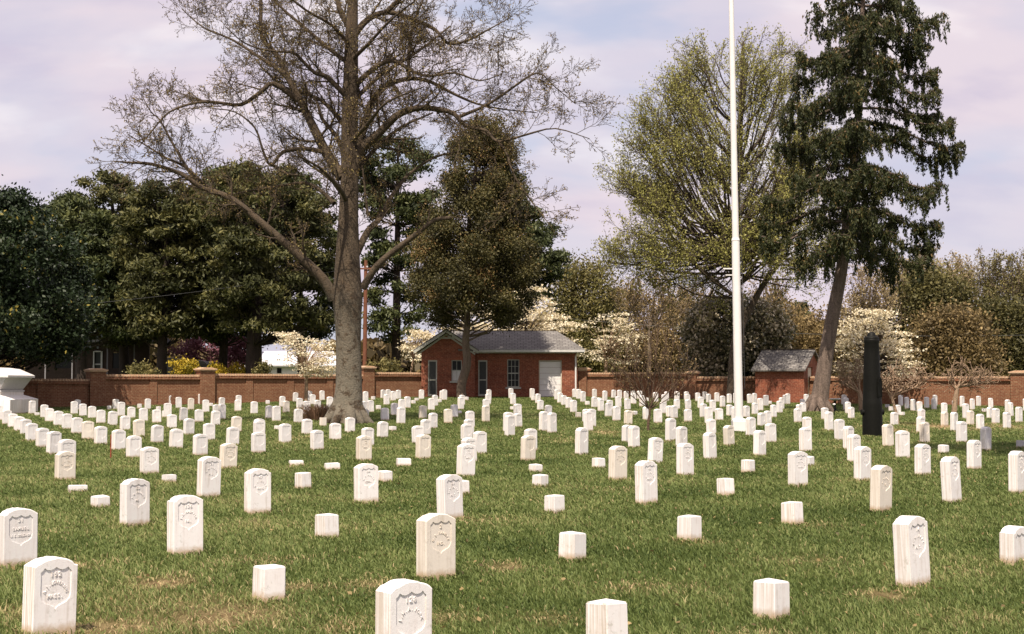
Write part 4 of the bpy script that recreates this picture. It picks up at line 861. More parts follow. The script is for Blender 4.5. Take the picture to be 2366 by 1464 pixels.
def gum():
    Y=78.; base=onground(1697,Y); root=tree_root('leafing_tree','tall rounded tree with fresh yellow-green leaves behind the flagpole','tree',base)
    ts=Tubes(); tips=[]; P=lambda l,dy=0:[at(x,y,Y+dy*i/(len(l)-1)) for i,(x,y) in enumerate(l)]
    Pt=smooth_path(P([(1697,925),(1698,860),(1702,800),(1710,750),(1705,690),(1697,600),(1700,500),(1708,380),(1712,260),(1715,150),(1718,95)]),3)
    n=len(Pt); ts.add(Pt,[.44*(1-.9*(i/(n-1))**.75)+.02 for i in range(n)],12)
    cfg=dict(seg=[4,3,3],wob=[.10,.14,.2],up=[.10,.10,.08],kids=[6,5],ref=[2.,.9],ang=[30,36],ratio=[.5,.5],rmin=.010)
    ends=[(1706,715,1400,590,0),(1702,690,1440,650,1),(1699,640,1415,540,-2),(1700,600,1420,440,2),(1698,580,1440,340,-1),(1700,640,1500,260,1.5),(1700,640,1540,190,-2),(1700,600,1600,130,1),(1700,560,1650,90,-1),(1705,560,1690,75,2),
          (1745,690,1920,640,0),(1772,645,1920,560,1.5),(1772,645,1860,540,-2),(1708,700,1890,480,1),(1705,680,1900,380,-1.5),(1705,640,1880,270,2),(1705,620,1850,190,-1),(1705,600,1810,120,1),(1705,560,1765,80,-1.5),(1702,600,1570,300,4),(1702,600,1640,250,-4),(1705,600,1760,250,4),(1705,600,1820,300,-4),(1702,600,1520,420,-4.5),(1704,600,1860,430,4.5),(1702,600,1600,450,4.5),(1706,620,1790,420,-4.5),(1700,640,1500,560,3.5),(1700,620,1560,520,-4),
          (1702,690,1640,520,-3),(1702,640,1600,380,-3),(1704,600,1680,300,-3),(1704,600,1740,340,3),(1704,500,1700,180,3),(1704,500,1740,170,-3),(1700,560,1620,200,2),(1700,540,1800,200,2)]
    env=[(78,1680,1750),(110,1620,1820),(170,1545,1870),(250,1490,1900),(350,1435,1910),(430,1415,1910),(500,1425,1915),(560,1405,1920),(605,1400,1925),(650,1440,1935),(700,1540,1900)]
    for c in env_sample(env,Y,190,.85,.55)+[at(a_,b_,Y+rnd.gauss(0,1)) for a_,b_ in ((1500,250),(1530,215),(1560,180),(1590,150),(1620,125),(1470,300),(1450,330),(1800,120),(1760,95),(1430,400),(1420,430),(1840,160))]:
        d=c-at(1702,600,Y); hd=math.hypot(d.x,c.y-Y); zs=c.z-hd*(1.25 if c.z>at(0,480,Y).z else .75)-.6
        zs=max(zs,at(1700,690,Y).z+rnd.random()**.7*4.2); s_=min(Pt,key=lambda v:abs(v.z-zs))
        mid=s_.lerp(c,.4)+Vector((d.x*.05,0,-.03*d.length)); m2=s_.lerp(c,.75)+rv(.15); rr=.045+.006*(c-s_).length
        limb(ts,[s_,mid,m2,c],rr,.014,cfg,tips,1.9,1.5,1.2,.45,5,3,.4,1)
    limb(ts,P([(1713,752),(1745,690),(1772,645),(1800,610)]),.22,.1,cfg,tips,.8,2,1.5,.2,8)
    link('trunk',ts.mesh('trunk',M['bark_gum'],base),root)
    tp=np.array([tuple(p) for p,d in tips]); print('gum tips',len(tp))
    k=max(1,math.ceil(120000/len(tp))); tp=np.repeat(tp,k,0); tp=tp[rs.permutation(len(tp))[:90000]]; tp=tp+rs.randn(len(tp),3)*.14
    leaves('crown',tp,.066,M['gumleaf'],root,.5+.28*rs.randn(len(tp)),1.7,.2,base)
gum()
def spruce():
    Y=62.; base=onground(1888,Y); root=tree_root('leaning_spruce','tall dark spruce with leaning trunk and drooping branches right of the flagpole','tree',base)
    ts=Tubes(); P=lambda l,dy=0:[at(x,y,Y+dy*i/(len(l)-1)) for i,(x,y) in enumerate(l)]
    tr=[(1886,965),(1893,925),(1903,860),(1915,780),(1930,700),(1945,620),(1955,540),(1965,450),(1975,350),(1985,250),(1988,150),(1992,50),(1997,-60),(2000,-150),(2004,-230)]
    rad=[.58,.40,.335,.31,.29,.26,.24,.21,.18,.16,.13,.10,.08,.05,.02]
    Pt=smooth_path(P(tr),3); Rt=[]
    for i in range(len(rad)-1):
        for j in range(3): Rt.append(rad[i]+(rad[i+1]-rad[i])*j/3)
    Rt.append(rad[-1]); ts.add(Pt,Rt,12)
    for ang in (-2.9,-2.2,-1.4,-.5,.4,1.5,2.5):
        d=Vector((math.cos(ang),math.sin(ang),0)); ts.add([base+d*.2+Vector((0,0,.7)),base+d*.4+Vector((0,0,.3)),base+d*.75+Vector((0,0,-.1))],[.14,.2,.07],6)
    TIPS=[(1890,10,0),(1905,60,.5),(1850,120,0),(1842,170,.5),(1830,230,-1),(1805,270,0),(1800,330,.5),(1835,400,-1),(1775,450,0),(1762,500,.4),(1765,545,-.4),(1850,590,0),(1870,250,1),(1860,340,1),
          (2165,35,0),(2130,95,.5),(2150,160,0),(2160,205,-.6),(2165,260,.5),(2195,275,-.3),(2222,328,0),(2190,350,.6),(2165,420,0),(2150,440,-.6),(2160,510,0),(2150,560,.5),(2135,590,-.4),(2070,600,0),(2110,120,1),(2120,60,-.8),
          (1940,540,-3.5),(1990,480,-3.6),(2040,520,-3),(1920,420,-4),(2000,380,-4),(2060,400,-3),(1900,300,-4),(1980,280,-4),(1950,180,-3.5),(2040,130,-3),(1920,120,-3),(1990,60,-3),(2060,40,-2.5),
          (1900,500,3.5),(1980,520,4),(2080,500,3),(1880,400,4),(1960,340,4),(1900,230,4),(1920,140,3.5),(2020,90,3),(1950,30,3),(2050,0,2.5),
          (1930,-40,1),(2080,-30,0),(1920,-90,0),(2060,-100,1),(1960,-150,0),(2040,-170,0),(2100,0,-1),(1960,210,-2),(2030,190,-2.2),(1950,120,-1.6),(2020,110,-1.8),(1960,40,-1.3),(2025,30,-1.3),(1950,320,-2.4),(2020,310,-2.4),(1960,-40,-1),(2030,-50,-1),(1950,420,-2.6),(2010,430,-2.6),(2080,300,.5),(1890,580,-1.5),(2000,570,-2.5),(2040,570,2)]
    cen=[];tint=[];big=[]
    def spray(p,out,L):                # hanging curtain under a side twig
        m=int(L/.045)
        for i in range(m):
            t=(i+rnd.random())/m; q=p+Vector((0,0,-L*t))+out*(.12*L*t)+rv(.045*(1.15-t)); cen.append(q); tint.append(.38+.2*(1-t)+rnd.gauss(0,.2)+(.35 if rnd.random()<.05 else 0))
    for tx,ty,dy in TIPS:
        e=at(tx,ty,Y+dy); hx=math.hypot(e.x-0,0)
        # start lower or higher on the trunk: old limbs leave slightly above their tips, then sweep up at the end
        dist=abs(tx-1970)/51.+abs(dy); zs=e.z+.12*dist
        j=min(range(6,len(Pt)),key=lambda q:abs(Pt[q].z-zs)); s=Pt[j]
        a=s.lerp(e,.35)+Vector((0,0,.10)); b=s.lerp(e,.78)+Vector((0,0,-.42)); B=smooth_path([s,a,b,e],4); n=len(B)
        ts.add(B,[.07*(1-.8*i/(n-1)) for i in range(n)],5)
        L=(e-s).length; fw=(e-s).normalized(); side=fw.cross(Vector((0,0,1))).normalized()
        m=int(L*5.5)+3
        for q in range(m):
            t=.12+.9*(q+rnd.random())/m; t=min(t,1); f=t*(n-1); i=min(n-2,int(f)); p=B[i].lerp(B[i+1],f-i)
            sg=1 if rnd.random()<.5 else -1; ln=(.3+.8*math.sin(math.pi*min(.9,t*.85)))*(.45+.5*rnd.random()); 
            d=(side*sg+fw*.7+Vector((0,0,-.15))).normalized(); e2=p+d*ln; ts.add([p,p.lerp(e2,.5)+Vector((0,0,.03)),e2],[.018,.012,.007],3)
            mm=int(ln/.05)
            for w in range(mm): cen.append(p.lerp(e2,(w+rnd.random())/mm)+rv(.05)); tint.append(.5+rnd.gauss(0,.22))
            for w in range(int(1+ln/.2)):
                if rnd.random()<.72: spray(p.lerp(e2,rnd.random()),d,(.15+.75*rnd.random()**2)*(.5+.7*min(1,ln))*(.6+.7*t))
        if rnd.random()<.4: spray(e,fw,.7+.6*rnd.random())
    for px,py,l in ((1862,640,1.6),(1845,600,1.2),(2062,640,1.4),(2040,600,1.0),(2140,600,1.3),(2130,560,1.2),(2045,230,1.4),(2035,210,1.0),(1860,300,1.8),(1830,380,1.3),(2160,420,1.0)):
        p=at(px,py-50,Y); 
        for q in range(5): spray(p+rv(.12),Vector((0,0,0)),l*(.5+.5*rnd.random()))
    link('trunk',ts.mesh('trunk',M['bark_spruce'],base),root)
    cen=np.array([tuple(c) for c in cen]); print('spruce',len(cen))
    kk=max(1,round(190000/len(cen))); tt=np.repeat(np.array(tint),kk); cen=np.repeat(cen,kk,0); cen=cen+rs.randn(len(cen),3)*.035
    leaves('crown',cen,.047,M['spruceleaf'],root,tt+rs.randn(len(tt))*.1,3.0,1.9,base)
spruce()
# ------------------------------------------------------------ cedar in front of the house
clump_tree('cedar_tree','tall conical rusty-brown cedar with bent trunk in front of the brick house','tree',1072,79.,
  [(272,1110,1140),(310,1060,1165),(400,1015,1190),(500,995,1215),(580,955,1240),(650,945,1240),(700,955,1225),(742,1000,1190)],
  270,620,.31,.066,M['cedarleaf'],M['bark_cedar'],.30,aspect=2.0,droop=.3,flat=.9,trunk_path=[(1068,905),(1066,890),(1079,840),(1076,790),(1080,740),(1078,650),(1085,500),(1105,350),(1122,285)],tsh=.5,shell=.25)
# ------------------------------------------------------------ pines beyond the wall
PG='dark pines beyond the wall'
def pine(label,px,Y,env,nc,mat,tr=.42):
    root=clump_tree('pine_tree',label,'tree',px,Y,env,int(nc*1.25),250,.37,.11,M[mat],M['bark_pine'],tr,PG,aspect=3.0,droop=-.3,flat=.5,tsh=.5,tvar=.3,shell=.3,limb_r=.06); return root
pine('dark green pine leftmost of the pines, behind the brick wall',190,96,[(455,120,200),(500,95,260),(600,90,290),(700,120,300),(770,160,290)],150,'pineleaf')
pine('olive pine with flat top, second from the left behind the wall',290,101,[(405,200,310),(450,170,370),(560,160,400),(680,170,400),(760,200,380),(800,240,340)],190,'pineolive')
pine('olive green pine above the round forsythia bush',372,94,[(425,340,440),(480,300,470),(600,280,480),(700,300,470),(770,320,440)],170,'pineolive',.4)
pine('dark pine above the pink redbud blossom',512,98,[(398,490,600),(450,440,640),(560,430,640),(700,440,620),(780,460,600)],190,'pineleaf',.36)
pine('dark pine with the thickest trunk left of the big bare tree',585,92,[(388,520,680),(450,470,740),(560,470,770),(680,480,790),(760,520,780)],160,'pineolive',.62)
pine('dark pine directly behind the small white dogwood',700,104,[(410,620,740),(480,580,780),(600,580,790),(720,590,790),(790,620,770)],120,'pineleaf')
pine('tall dark pine just right of the big bare trunk',915,97,[(318,880,960),(350,845,1005),(430,830,1010),(520,850,1000),(600,840,1010),(700,850,1000),(790,860,990)],85,'pineleaf',.38)
pine('dark pine with side boughs showing right of the cedar',1160,100,[(400,1150,1200),(470,1100,1215),(540,1090,1290),(575,1080,1300),(640,1080,1295),(690,1080,1250),(730,1120,1200)],120,'pineleaf',.36)
# glossy evergreen at the left edge, its boughs reach over the wall
clump_tree('magnolia_tree','dark glossy evergreen magnolia at the left edge in front of the wall','tree',-70,66.,[(462,-120,60),(500,-220,110),(560,-260,160),(650,-280,195),(740,-280,215),(790,-260,195),(820,-240,120)],
  330,360,.38,.105,M['magleaf'],M['bark_pine'],.4,aspect=1.7,flat=.7,shell=.3,tsh=.45)
# ------------------------------------------------------------ dogwoods
def dogwood(label,px,Y,env,nc,nl,sig=.16,size=.085,tr=.09,trunk=None):
    nc=int(nc*.95); nl=int(nl*.62)
    base=onground(px,Y); root=tree_root('dogwood_tree',label,'tree',base,'white flowering dogwoods'); ts=Tubes()
    cl=env_sample(env,Y,nc,.9,.15); fork=at(trunk[-1][0],trunk[-1][1],Y)
    Pt=smooth_path([base+Vector((0,0,-.2))]+[at(a,b,Y) for a,b in trunk],4); n=len(Pt); ts.add(Pt,[tr*(1-.35*i/(n-1)) for i in range(n)],8)
    for c in cl:
        m1=fork.lerp(c,.45)+Vector((0,0,.06*(c-fork).length)); m1.z=fork.z+(c.z-fork.z)*.6
        ts.add([fork,m1,c],[tr*.3,.016,.007],4)
    link('trunk',ts.mesh('trunk',M['bark_pale'] if tr<.15 else M['bark_gum'],base),root)
    cc=np.array([tuple(c) for c in cl]); off=rs.randn(nc,nl,3)*np.array([sig*1.5,sig*1.5,sig*.28]); pts=(cc[:,None,:]+off).reshape(-1,3)
    leaves('blossom',pts,size,M['bract'],root,.55+.3*rs.randn(len(pts)),1.15,0,base,.45)
dogwood('small cream-white dogwood in front of the wall left of the big tree',707,73.5,[(768,640,690),(785,650,770),(800,632,780),(830,655,780),(855,680,780),(870,700,775)],110,60,.15,.085,.10,[(708,880),(706,865),(703,850)])
dogwood('large white dogwood spreading behind the brick house roof',1200,92.,[(662,1215,1245),(690,1180,1275),(712,1090,1290),(740,1060,1330),(770,1000,1335),(800,930,1345),(830,925,1350)],330,70,.22,.13,.2,[(1195,850),(1205,800)])
dogwood('white dogwood between the house gutter and the sapling',1400,90.,[(725,1370,1450),(745,1350,1470),(780,1350,1480),(810,1345,1470),(840,1370,1460)],65,55,.2,.11,.14,[(1400,850),(1400,820)])
dogwood('round white dogwood behind the black cannon barrel',2030,74.,[(715,1990,2050),(745,1945,2080),(785,1928,2105),(820,1925,2122),(850,1930,2118),(872,1955,2095)],200,60,.2,.10,.16,[(2030,870),(2030,850)])
dogwood('slim white dogwood just left of the brick house gable',945,90.,[(765,960,990),(790,940,990),(815,925,985)],40,60,.2,.11,.1,[(950,860),(955,830)])
# grey speckled evergreen behind the flagpole
clump_tree('evergreen_tree','rounded speckled grey-green evergreen behind the wall at the flagpole','tree',1690,86.,[(700,1640,1740),(730,1600,1800),(780,1590,1815),(830,1590,1800),(870,1600,1790)],230,190,.36,.13,M['greytree'],M['bark_gum'],.25,aspect=1.5,flat=.8,tsh=.55,tvar=.34,shell=.3)
# ------------------------------------------------------------ background trees
BG='spring trees beyond the wall'
def bgtree(label,px,Y,env,nc,nl,mat,size=.125,sig=.62,group=BG,name='background_tree',bark_='bark_twig',tr=.25,tsh=.5,up=0):
    return clump_tree(name,label,'tree',px,Y,env,nc,int(nl*2.0),sig,size,M[mat],M[bark_],tr,group,aspect=1.8,flat=.9,tsh=tsh,shell=.1,limb_r=.05)
bgtree('tall olive-brown tree with rounded top right of the pines',1340,118,[(612,1310,1390),(650,1280,1415),(720,1265,1430),(800,1270,1430),(860,1280,1420)],170,90,'olivetree')
bgtree('reddish-brown low tree above the white dogwood near the house',1450,125,[(668,1420,1480),(700,1390,1520),(770,1380,1540),(860,1380,1540)],85,80,'browntree')
bgtree('brown hazy tree behind the bare sapling',1540,128,[(700,1500,1590),(740,1470,1620),(800,1460,1640),(870,1460,1640)],85,80,'browntree')
bgtree('brown bush-like tree behind the small brick shed',1850,108,[(735,1800,1900),(760,1760,1930),(810,1750,1960),(870,1750,1960)],150,90,'browntree')
bgtree('twiggy brown tree between flagpole and little conifer',1790,115,[(700,1760,1810),(730,1740,1830),(790,1730,1840),(860,1730,1840)],90,90,'browntree')
clump_tree('conifer_tree','tiny dark conifer top showing above the brick shed','tree',1845,140,[(702,1842,1850),(725,1825,1868),(748,1815,1880),(790,1810,1885)],60,120,.35,.2,M['pineleaf'],M['bark_pine'],.2,flat=.4)
bgtree('dark green ivy-clad tree above the pruned tree',2150,106,[(640,2110,2180),(670,2095,2215),(740,2080,2240),(820,2080,2240),(870,2090,2240)],200,110,'olivetree',tsh=.25)
bgtree('dark thicket tree above the right end of the wall',2300,104,[(712,2250,2366),(750,2230,2420),(800,2220,2440),(870,2220,2440)],200,120,'olivetree',tsh=.15)
bgtree('brown leafing thicket tree left of the dark thicket',2200,98,[(735,2150,2250),(770,2120,2280),(820,2110,2290),(872,2110,2290)],150,110,'browntree',tsh=.4)
bgtree('golden brown tree behind the round white dogwood',1990,112,[(720,1950,2040),(760,1930,2090),(820,1930,2100),(870,1930,2100)],120,90,'browntree',tsh=.7)
def twiggy(label,px,Y,top,hw,forkpy,leafm='palebud',n=13,r=.16,nleaf=2,group='tall half-bare trees at the back right',lsz=.10,name='half_bare_tree'):
    base=onground(px,Y); root=tree_root(name,label,'tree',base,group); ts=Tubes(); tips=[]
    cfg=dict(seg=[4,3,3],wob=[.10,.14,.2],up=[.14,.12,.08],kids=[6,5],ref=[2.,.9],ang=[26,32],ratio=[.48,.5],rmin=.016)
    fk=at(px,forkpy,Y); ts.add(smooth_path([base,base.lerp(fk,.5)+rv(.08),fk],3),[r,r*.95,r*.9,r*.87,r*.84,r*.8,r*.75],8)
    for i in range(n):
        u=-1+2*(i+.5)/n+rnd.gauss(0,.08); ey=top+ (abs(u)**2)*(forkpy-top)*.5+rnd.random()*25; e=at(px+u*hw,ey,Y+rnd.gauss(0,1.3)); m_=fk.lerp(e,.5)+Vector((u*.5,0,-.3))
        limb(ts,[fk,m_,e],r*.5,.02,cfg,tips,1.7,1.9,1.2,.2,5,3,.4,1)
    link('trunk',ts.mesh('trunk',M['bark_tan'],base),root)
    tp=np.array([tuple(p) for p,d in tips]); tp=np.repeat(tp,nleaf,0)+rs.randn(len(tp)*nleaf,3)*.15
    leaves('crown',tp,lsz,M[leafm],root,.55+.25*rs.randn(len(tp)),1.6,0,base)
twiggy('half-bare tree with pale orange buds right of the spruce trunk',2010,104,628,85,760)
twiggy('half-bare tree with pale buds, tall, left of the ivy-clad one',2090,116,600,70,730)
twiggy('half-bare golden tree rising behind the ivy-clad tree',2150,120,588,75,720)
twiggy('slender half-bare tree right of the golden one',2225,116,595,55,730)
twiggy('half-bare olive tree second from the right edge',2290,112,590,55,735,'olivetree')
twiggy('half-bare olive tree at the right edge of the view',2350,110,590,60,735,'olivetree')
twiggy('pink-brown bare tree behind the sapling and dogwood',1500,112,640,90,760,'browntree')
twiggy('thin bare brown tree left of the flagpole behind the wall',1600,118,660,70,770,'browntree')
twiggy('thin bare brown tree behind the wall right of the flagpole',1770,104,655,60,760,'browntree',10)
# far low woodland belt that closes the horizon
def belt():
    n=150; pts=[]
    X=np.concatenate([rs.uniform(-95,95,60000)]); Y=150+rs.randn(60000)*4
    hmax=5.2+1.6*np.sin(X*.11+1)+1.2*np.sin(X*.29); Z=.62+hmax*rs.rand(60000)**.8
    cen=np.stack([X,Y,Z],1); o=leaves('distant_woodland',cen,.75,M['browntree'],None,.3+.25*rs.randn(60000)+.25*np.sin(X*.21),1.3); tag(o,'far brown and olive woodland belt along the horizon','woodland',kind='stuff')
belt()
# ------------------------------------------------------------ redbuds, forsythia, small conifer
clump_tree('redbud_tree','pink redbud in bloom behind the left wall','tree',498,108,[(760,440,500),(785,410,560),(820,400,575),(850,420,560)],90,70,.3,.13,M['redbud'],M['bark_twig'],.09,'pink redbuds behind the wall',flat=.8,tsh=.5,crown='blossom',trunk_path=[(498,900),(496,860),(490,830),(488,800)])
clump_tree('redbud_tree','smaller pink redbud right of the first, near the thick pine trunk','tree',570,104,[(770,540,590),(790,525,600),(830,520,600)],50,70,.25,.12,M['redbud'],M['bark_twig'],.08,'pink redbuds behind the wall',flat=.8,tsh=.7,crown='blossom',trunk_path=[(570,900),(570,860),(566,830),(565,800)])
def bush(label,px,Y,yt,hw,mat='forsythia',nm='forsythia_bush',n=26,g='yellow forsythia bushes behind the wall'):
    return clump_tree(nm,label,'bush',px,Y,[(yt,px-hw*.5,px+hw*.5),(yt+9,px-hw*.9,px+hw*.9),(885,px-hw,px+hw)],n,110,.17,.085,M[mat],M['bark_twig'],.04,g,flat=.9,tsh=.55,crown='foliage',limb_r=.02)
bush('largest round yellow forsythia bush behind the wall',422,89,835,34); bush('low yellow forsythia beside the second capped pillar',500,92,846,22); bush('low clipped yellow forsythia left of the thick pine trunk',547,92,848,26)
bush('small dark green conical shrub right of the thick pine trunk',607,88,838,15,'olivetree','evergreen_shrub',16,None)
bush('dim green shrub behind the wall left of the round forsythia',330,90,845,40,'olivetree','evergreen_shrub',26,None)
bush('dark green shrub behind the wall left of the brick house',890,88,835,45,'olivetree','evergreen_shrub',40,None)
# ------------------------------------------------------------ houses behind the wall
def far_houses():
    Y=103.; k=Y/F; g=gz(-26,Y); r=empty('brick_bungalow',(at(180,880,Y).x,Y,g)); tag(r,'dark shaded brick bungalow with porch posts behind the left wall','house')
    X=lambda px:(px-180)*k; Z=lambda py:HC+(888-py)*k-g
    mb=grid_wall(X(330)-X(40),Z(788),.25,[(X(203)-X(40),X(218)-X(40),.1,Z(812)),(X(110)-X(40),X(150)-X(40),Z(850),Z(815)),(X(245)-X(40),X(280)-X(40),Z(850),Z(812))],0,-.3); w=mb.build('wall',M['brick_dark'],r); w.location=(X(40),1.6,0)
    mb=MB(); mb.prism([(X(20),Z(788)+.002),(X(350),Z(788)+.002),(X(300),Z(745)),(X(70),Z(745))],.2,7); mb.build('roof',M['darkroof'],r)
    mb=MB(); mb.box(X(20),X(350),.05,.198,Z(790),Z(784)); mb.build('porch_beam',M['dullgrey'],r)
    for px in (103,165,246,308):
        mb=MB(); mb.box(X(px)-.04,X(px)+.04,.1,.18,-.1,Z(790)-.01); mb.build('porch_post',M['dullgrey'],r)
    mb=MB(); mb.box(X(200),X(203),1.5,1.59,0,Z(810)); mb.box(X(218),X(222),1.5,1.59,0,Z(810)); mb.box(X(203)+.005,X(218)-.005,1.5,1.59,Z(812)+.0,Z(809)); mb.box(X(203),X(218),1.62,1.68,Z(842),Z(839)); mb.build('door_frame',M['gutter'],r)
    mb=MB(); mb.box(X(203),X(218),1.7,1.75,.1,Z(812)); mb.build('door',M['screen'],r)
    for a,b in ((110,150),(245,280)):
        mb=MB(); mb.box(X(a),X(b),1.7,1.74,Z(850),Z(814)); mb.build('window',M['glass'],r)
    mb=MB(); mb.box(X(272),X(282),2.4,2.9,Z(775),Z(728)); mb.build('white_block',M['whitepaint'],r)  # added narrow white block standing in for pale bits above the roof
    Y=132.; k=Y/F; g=gz(-26,Y); r=empty('white_house',(at(610,880,Y).x,Y,g)); tag(r,'distant white house with pale metal roof behind the dogwood','house')
    X=lambda px:(px-610)*k; Z=lambda py:HC+(888-py)*k-g
    mb=MB(); mb.box(X(620),X(775),0,5,-.2,Z(843)); mb.prism([(X(523),-.2),(X(590),-.2),(X(590),Z(832)),(X(562),Z(816)),(X(523),Z(834))],-3,2); mb.build('wall',M['whitepaint'],r)
    q=[(X(595),-.5,Z(846)),(X(790),-.5,Z(846)),(X(760),3,Z(812)),(X(598),3,Z(812))]; mb=MB(); mb.add(q+[(x,y,z+.12) for x,y,z in q],[(3,2,1,0),(4,5,6,7),(0,1,5,4),(1,2,6,5),(2,3,7,6),(3,0,4,7)]); mb.build('roof',M['greyroof'],r)
    mb=MB(); mb.box(X(640),X(650),-.05,-.002,Z(862),Z(850)); mb.box(X(690),X(700),-.05,-.002,Z(862),Z(850)); mb.build('window',M['glass'],r)
    Y=100.; k=Y/F; g=gz(-26,Y); r=empty('grey_garage',(at(415,880,Y).x,Y,g)); tag(r,'low weathered grey outbuilding behind the round forsythia','shed')
    X=lambda px:(px-415)*k; Z=lambda py:HC+(888-py)*k-g
    mb=MB(); mb.box(X(378),X(478),0,3,-.2,Z(842)); mb.build('wall',M['dullgrey'],r); mb=MB(); mb.prism([(X(372),Z(842)+.003),(X(482),Z(842)+.003),(X(470),Z(834)),(X(400),Z(826)),(X(380),Z(828))],-.3,3.3); mb.build('roof',M['dullgrey'],r)
far_houses()
# ------------------------------------------------------------ cannon, flagpole, pedestal
def cannon():
    Y=37.1; b=onground(2015,Y); r=empty('cannon_monument',b,math.radians(10)); tag(r,'black cannon barrel set upright in the lawn as a monument','cannon')
    H=2.62; prof=[(.262,-.2),(.262,0),(.258,.4),(.252,.8),(.247,.92),(.238,.96),(.232,1.3),(.215,1.7),(.200,2.1),(.190,2.42),(.196,2.44),(.198,2.50),(.196,2.53),(.18,2.54)]
    mb=MB(); mb.lathe(prof,40); br=mb.build('barrel',M['darkiron'],r,True)
    mb=MB(); mb.lathe([(.188,2.541),(.190,2.57),(.16,2.60),(.12,2.61),(.115,2.63),(.10,2.68),(.06,2.71),(.01,2.72)],32); mb.build('ball_plug',M['darkiron'],r,True)
    for s in (-1,1):
        mb=MB(); mb.tube((s*.2,0,.63),(s*.305,0,.63),.075,.07,16); mb.build('trunnion',M['darkiron'],r)
    # cast shield plaque with a raised rim, low on the right front
    mb=MB(); a0=math.radians(-58)
    def pt(u,z,rr): a=a0+u; return (rr*math.cos(a),rr*math.sin(a),z)
    out=[(-.42,1.02),(.42,1.02),(.42,1.30),(.36,1.42),(.2,1.5),(0,1.53),(-.2,1.5),(-.36,1.42),(-.42,1.3)]
    n=len(out); vs=[pt(u,z,.232) for u,z in out]+[pt(u,z,.262) for u,z in out]+[pt(u*.85,1.27+(z-1.27)*.85,.262) for u,z in out]+[pt(u*.85,1.27+(z-1.27)*.85,.25) for u,z in out]
    fs=[]
    for kk in range(3): fs+=[(kk*n+i,kk*n+(i+1)%n,(kk+1)*n+(i+1)%n,(kk+1)*n+i) for i in range(n)]
    fs.append(tuple(3*n+i for i in range(n))); mb.add(vs,fs); mb.build('plaque',M['darkiron'],r)
cannon()
def flagpole():
    Y=40.4; b=onground(1707,Y); r=empty('flagpole',b); tag(r,'tall white flagpole in stepped sections on a square white base','flagpole'); L=math.radians(-.62)
    mb=MB()
    def at_h(h): return (math.tan(L)*h,0,h)
    mb.tube(at_h(.3),at_h(5.42),.125,.112,24); o1=mb.build('lower_pole',M['whitepaint'],r,True)
    mb=MB(); mb.tube(at_h(5.42),at_h(5.50),.120,.100,24); mb.build('collar',M['whitepaint'],r,True)
    mb=MB(); mb.tube(at_h(5.5),at_h(11.3),.096,.078,24); mb.tube(at_h(11.301),at_h(14.5),.075,.06,20); mb.build('upper_pole',M['whitepaint'],r,True)
    mb=MB(); mb.box(-.2,.2,-.2,.2,-.1,.30); mb.prism([(-.2,.301),(.2,.301),(.155,.36),(-.155,.36)],-.16,.16); mb.build('base',M['whitepaint'],r,bevel=.015)
    mb=MB(); mb.box(-.42,-.16,-.02,.02,4.60,4.635); mb.box(-.35,-.16,-.02,.02,4.42,4.45); mb.build('cleat',M['whitepaint'],r)
    mb=MB(); mb.tube((.155,-.10,1.2),(.0,-.10,11.2),.006,.006,5); mb.build('halyard',M['wire'],r)
flagpole()
def pedestal():
    Y=61.; cx=-100; b=onground(cx,Y); k=Y/F; Z=lambda py:HC+(888-py)*k-b.z; r=empty('stone_pedestal',b); tag(r,'big pale stone pedestal with sloping cap cut by the left edge','monument')
    def fr(px): return (px-cx)*k
    def ring(mb,lev):
        n0=len(mb.v)
        for hw,z in lev: mb.v+=[(-hw,-hw*.6,z),(hw,-hw*.6,z),(hw,hw*.6,z),(-hw,hw*.6,z)]
        m=len(lev)
        for i in range(m-1):
            for q in range(4): mb.f.append((n0+i*4+q,n0+i*4+(q+1)%4,n0+(i+1)*4+(q+1)%4,n0+(i+1)*4+q))
        mb.f.append((n0+3,n0+2,n0+1,n0)); mb.f.append(tuple(n0+(m-1)*4+q for q in range(4)))
    mb=MB(); ring(mb,[(fr(57),-.2),(fr(57),Z(922)),(fr(28),Z(912)),(fr(28),Z(905))]); mb.build('stepped_base',M['white'],r)
    mb=MB(); ring(mb,[(fr(30),Z(905)+.002),(fr(30),Z(901))]); ring(mb,[(fr(26),Z(901)+.002),(fr(45),Z(872))]); mb.build('body',M['grey'],r)
    mb=MB(); ring(mb,[(fr(50),Z(872)+.002),(fr(50),Z(867)),(fr(20),Z(852)),(fr(0),Z(849))]); mb.build('cap',M['white'],r)
pedestal()
# ------------------------------------------------------------ sapling and pruned trees
def vase(name,label,px,Y,basepy,fork,ends,r,barkm,cfg,dens,l0,l1,leafn=0,group=None,up=.5,leafm='browntree'):
    base=onground(px,Y); root=tree_root(name,label,'tree',base,group); ts=Tubes(); tips=[]
    fp=[at(a,b,Y) for a,b in fork]; P=smooth_path([base+Vector((0,0,-.1))]+fp,3); n=len(P); ts.add(P,[r*(1-.3*i/(n-1)) for i in range(n)],8)
    for sx,sy,ex,ey,dy,rr in ends:
        s=at(sx,sy,Y); e=at(ex,ey,Y+dy); m=s.lerp(e,.5)+Vector(((ex-sx)*.0015,0,-.04))
        limb(ts,[s,m,e],rr,.006,cfg,tips,dens,l0,l1,.25,5,4,up,1)
    link('trunk',ts.mesh('trunk',barkm,base),root)
    if leafn:
        tp=np.array([tuple(p) for p,d in tips]); tp=np.repeat(tp,leafn,0)+rs.randn(len(tp)*leafn,3)*.03
        leaves('buds',tp,.03,M[leafm],root,.6+.3*rs.randn(len(tp)),1.4,0,base)
cfgs=dict(seg=[4,4,3],wob=[.08,.10,.14],up=[.12,.10,.08],kids=[5,4],ref=[1.,.5],ang=[24,26],ratio=[.5,.5],rmin=.0045)
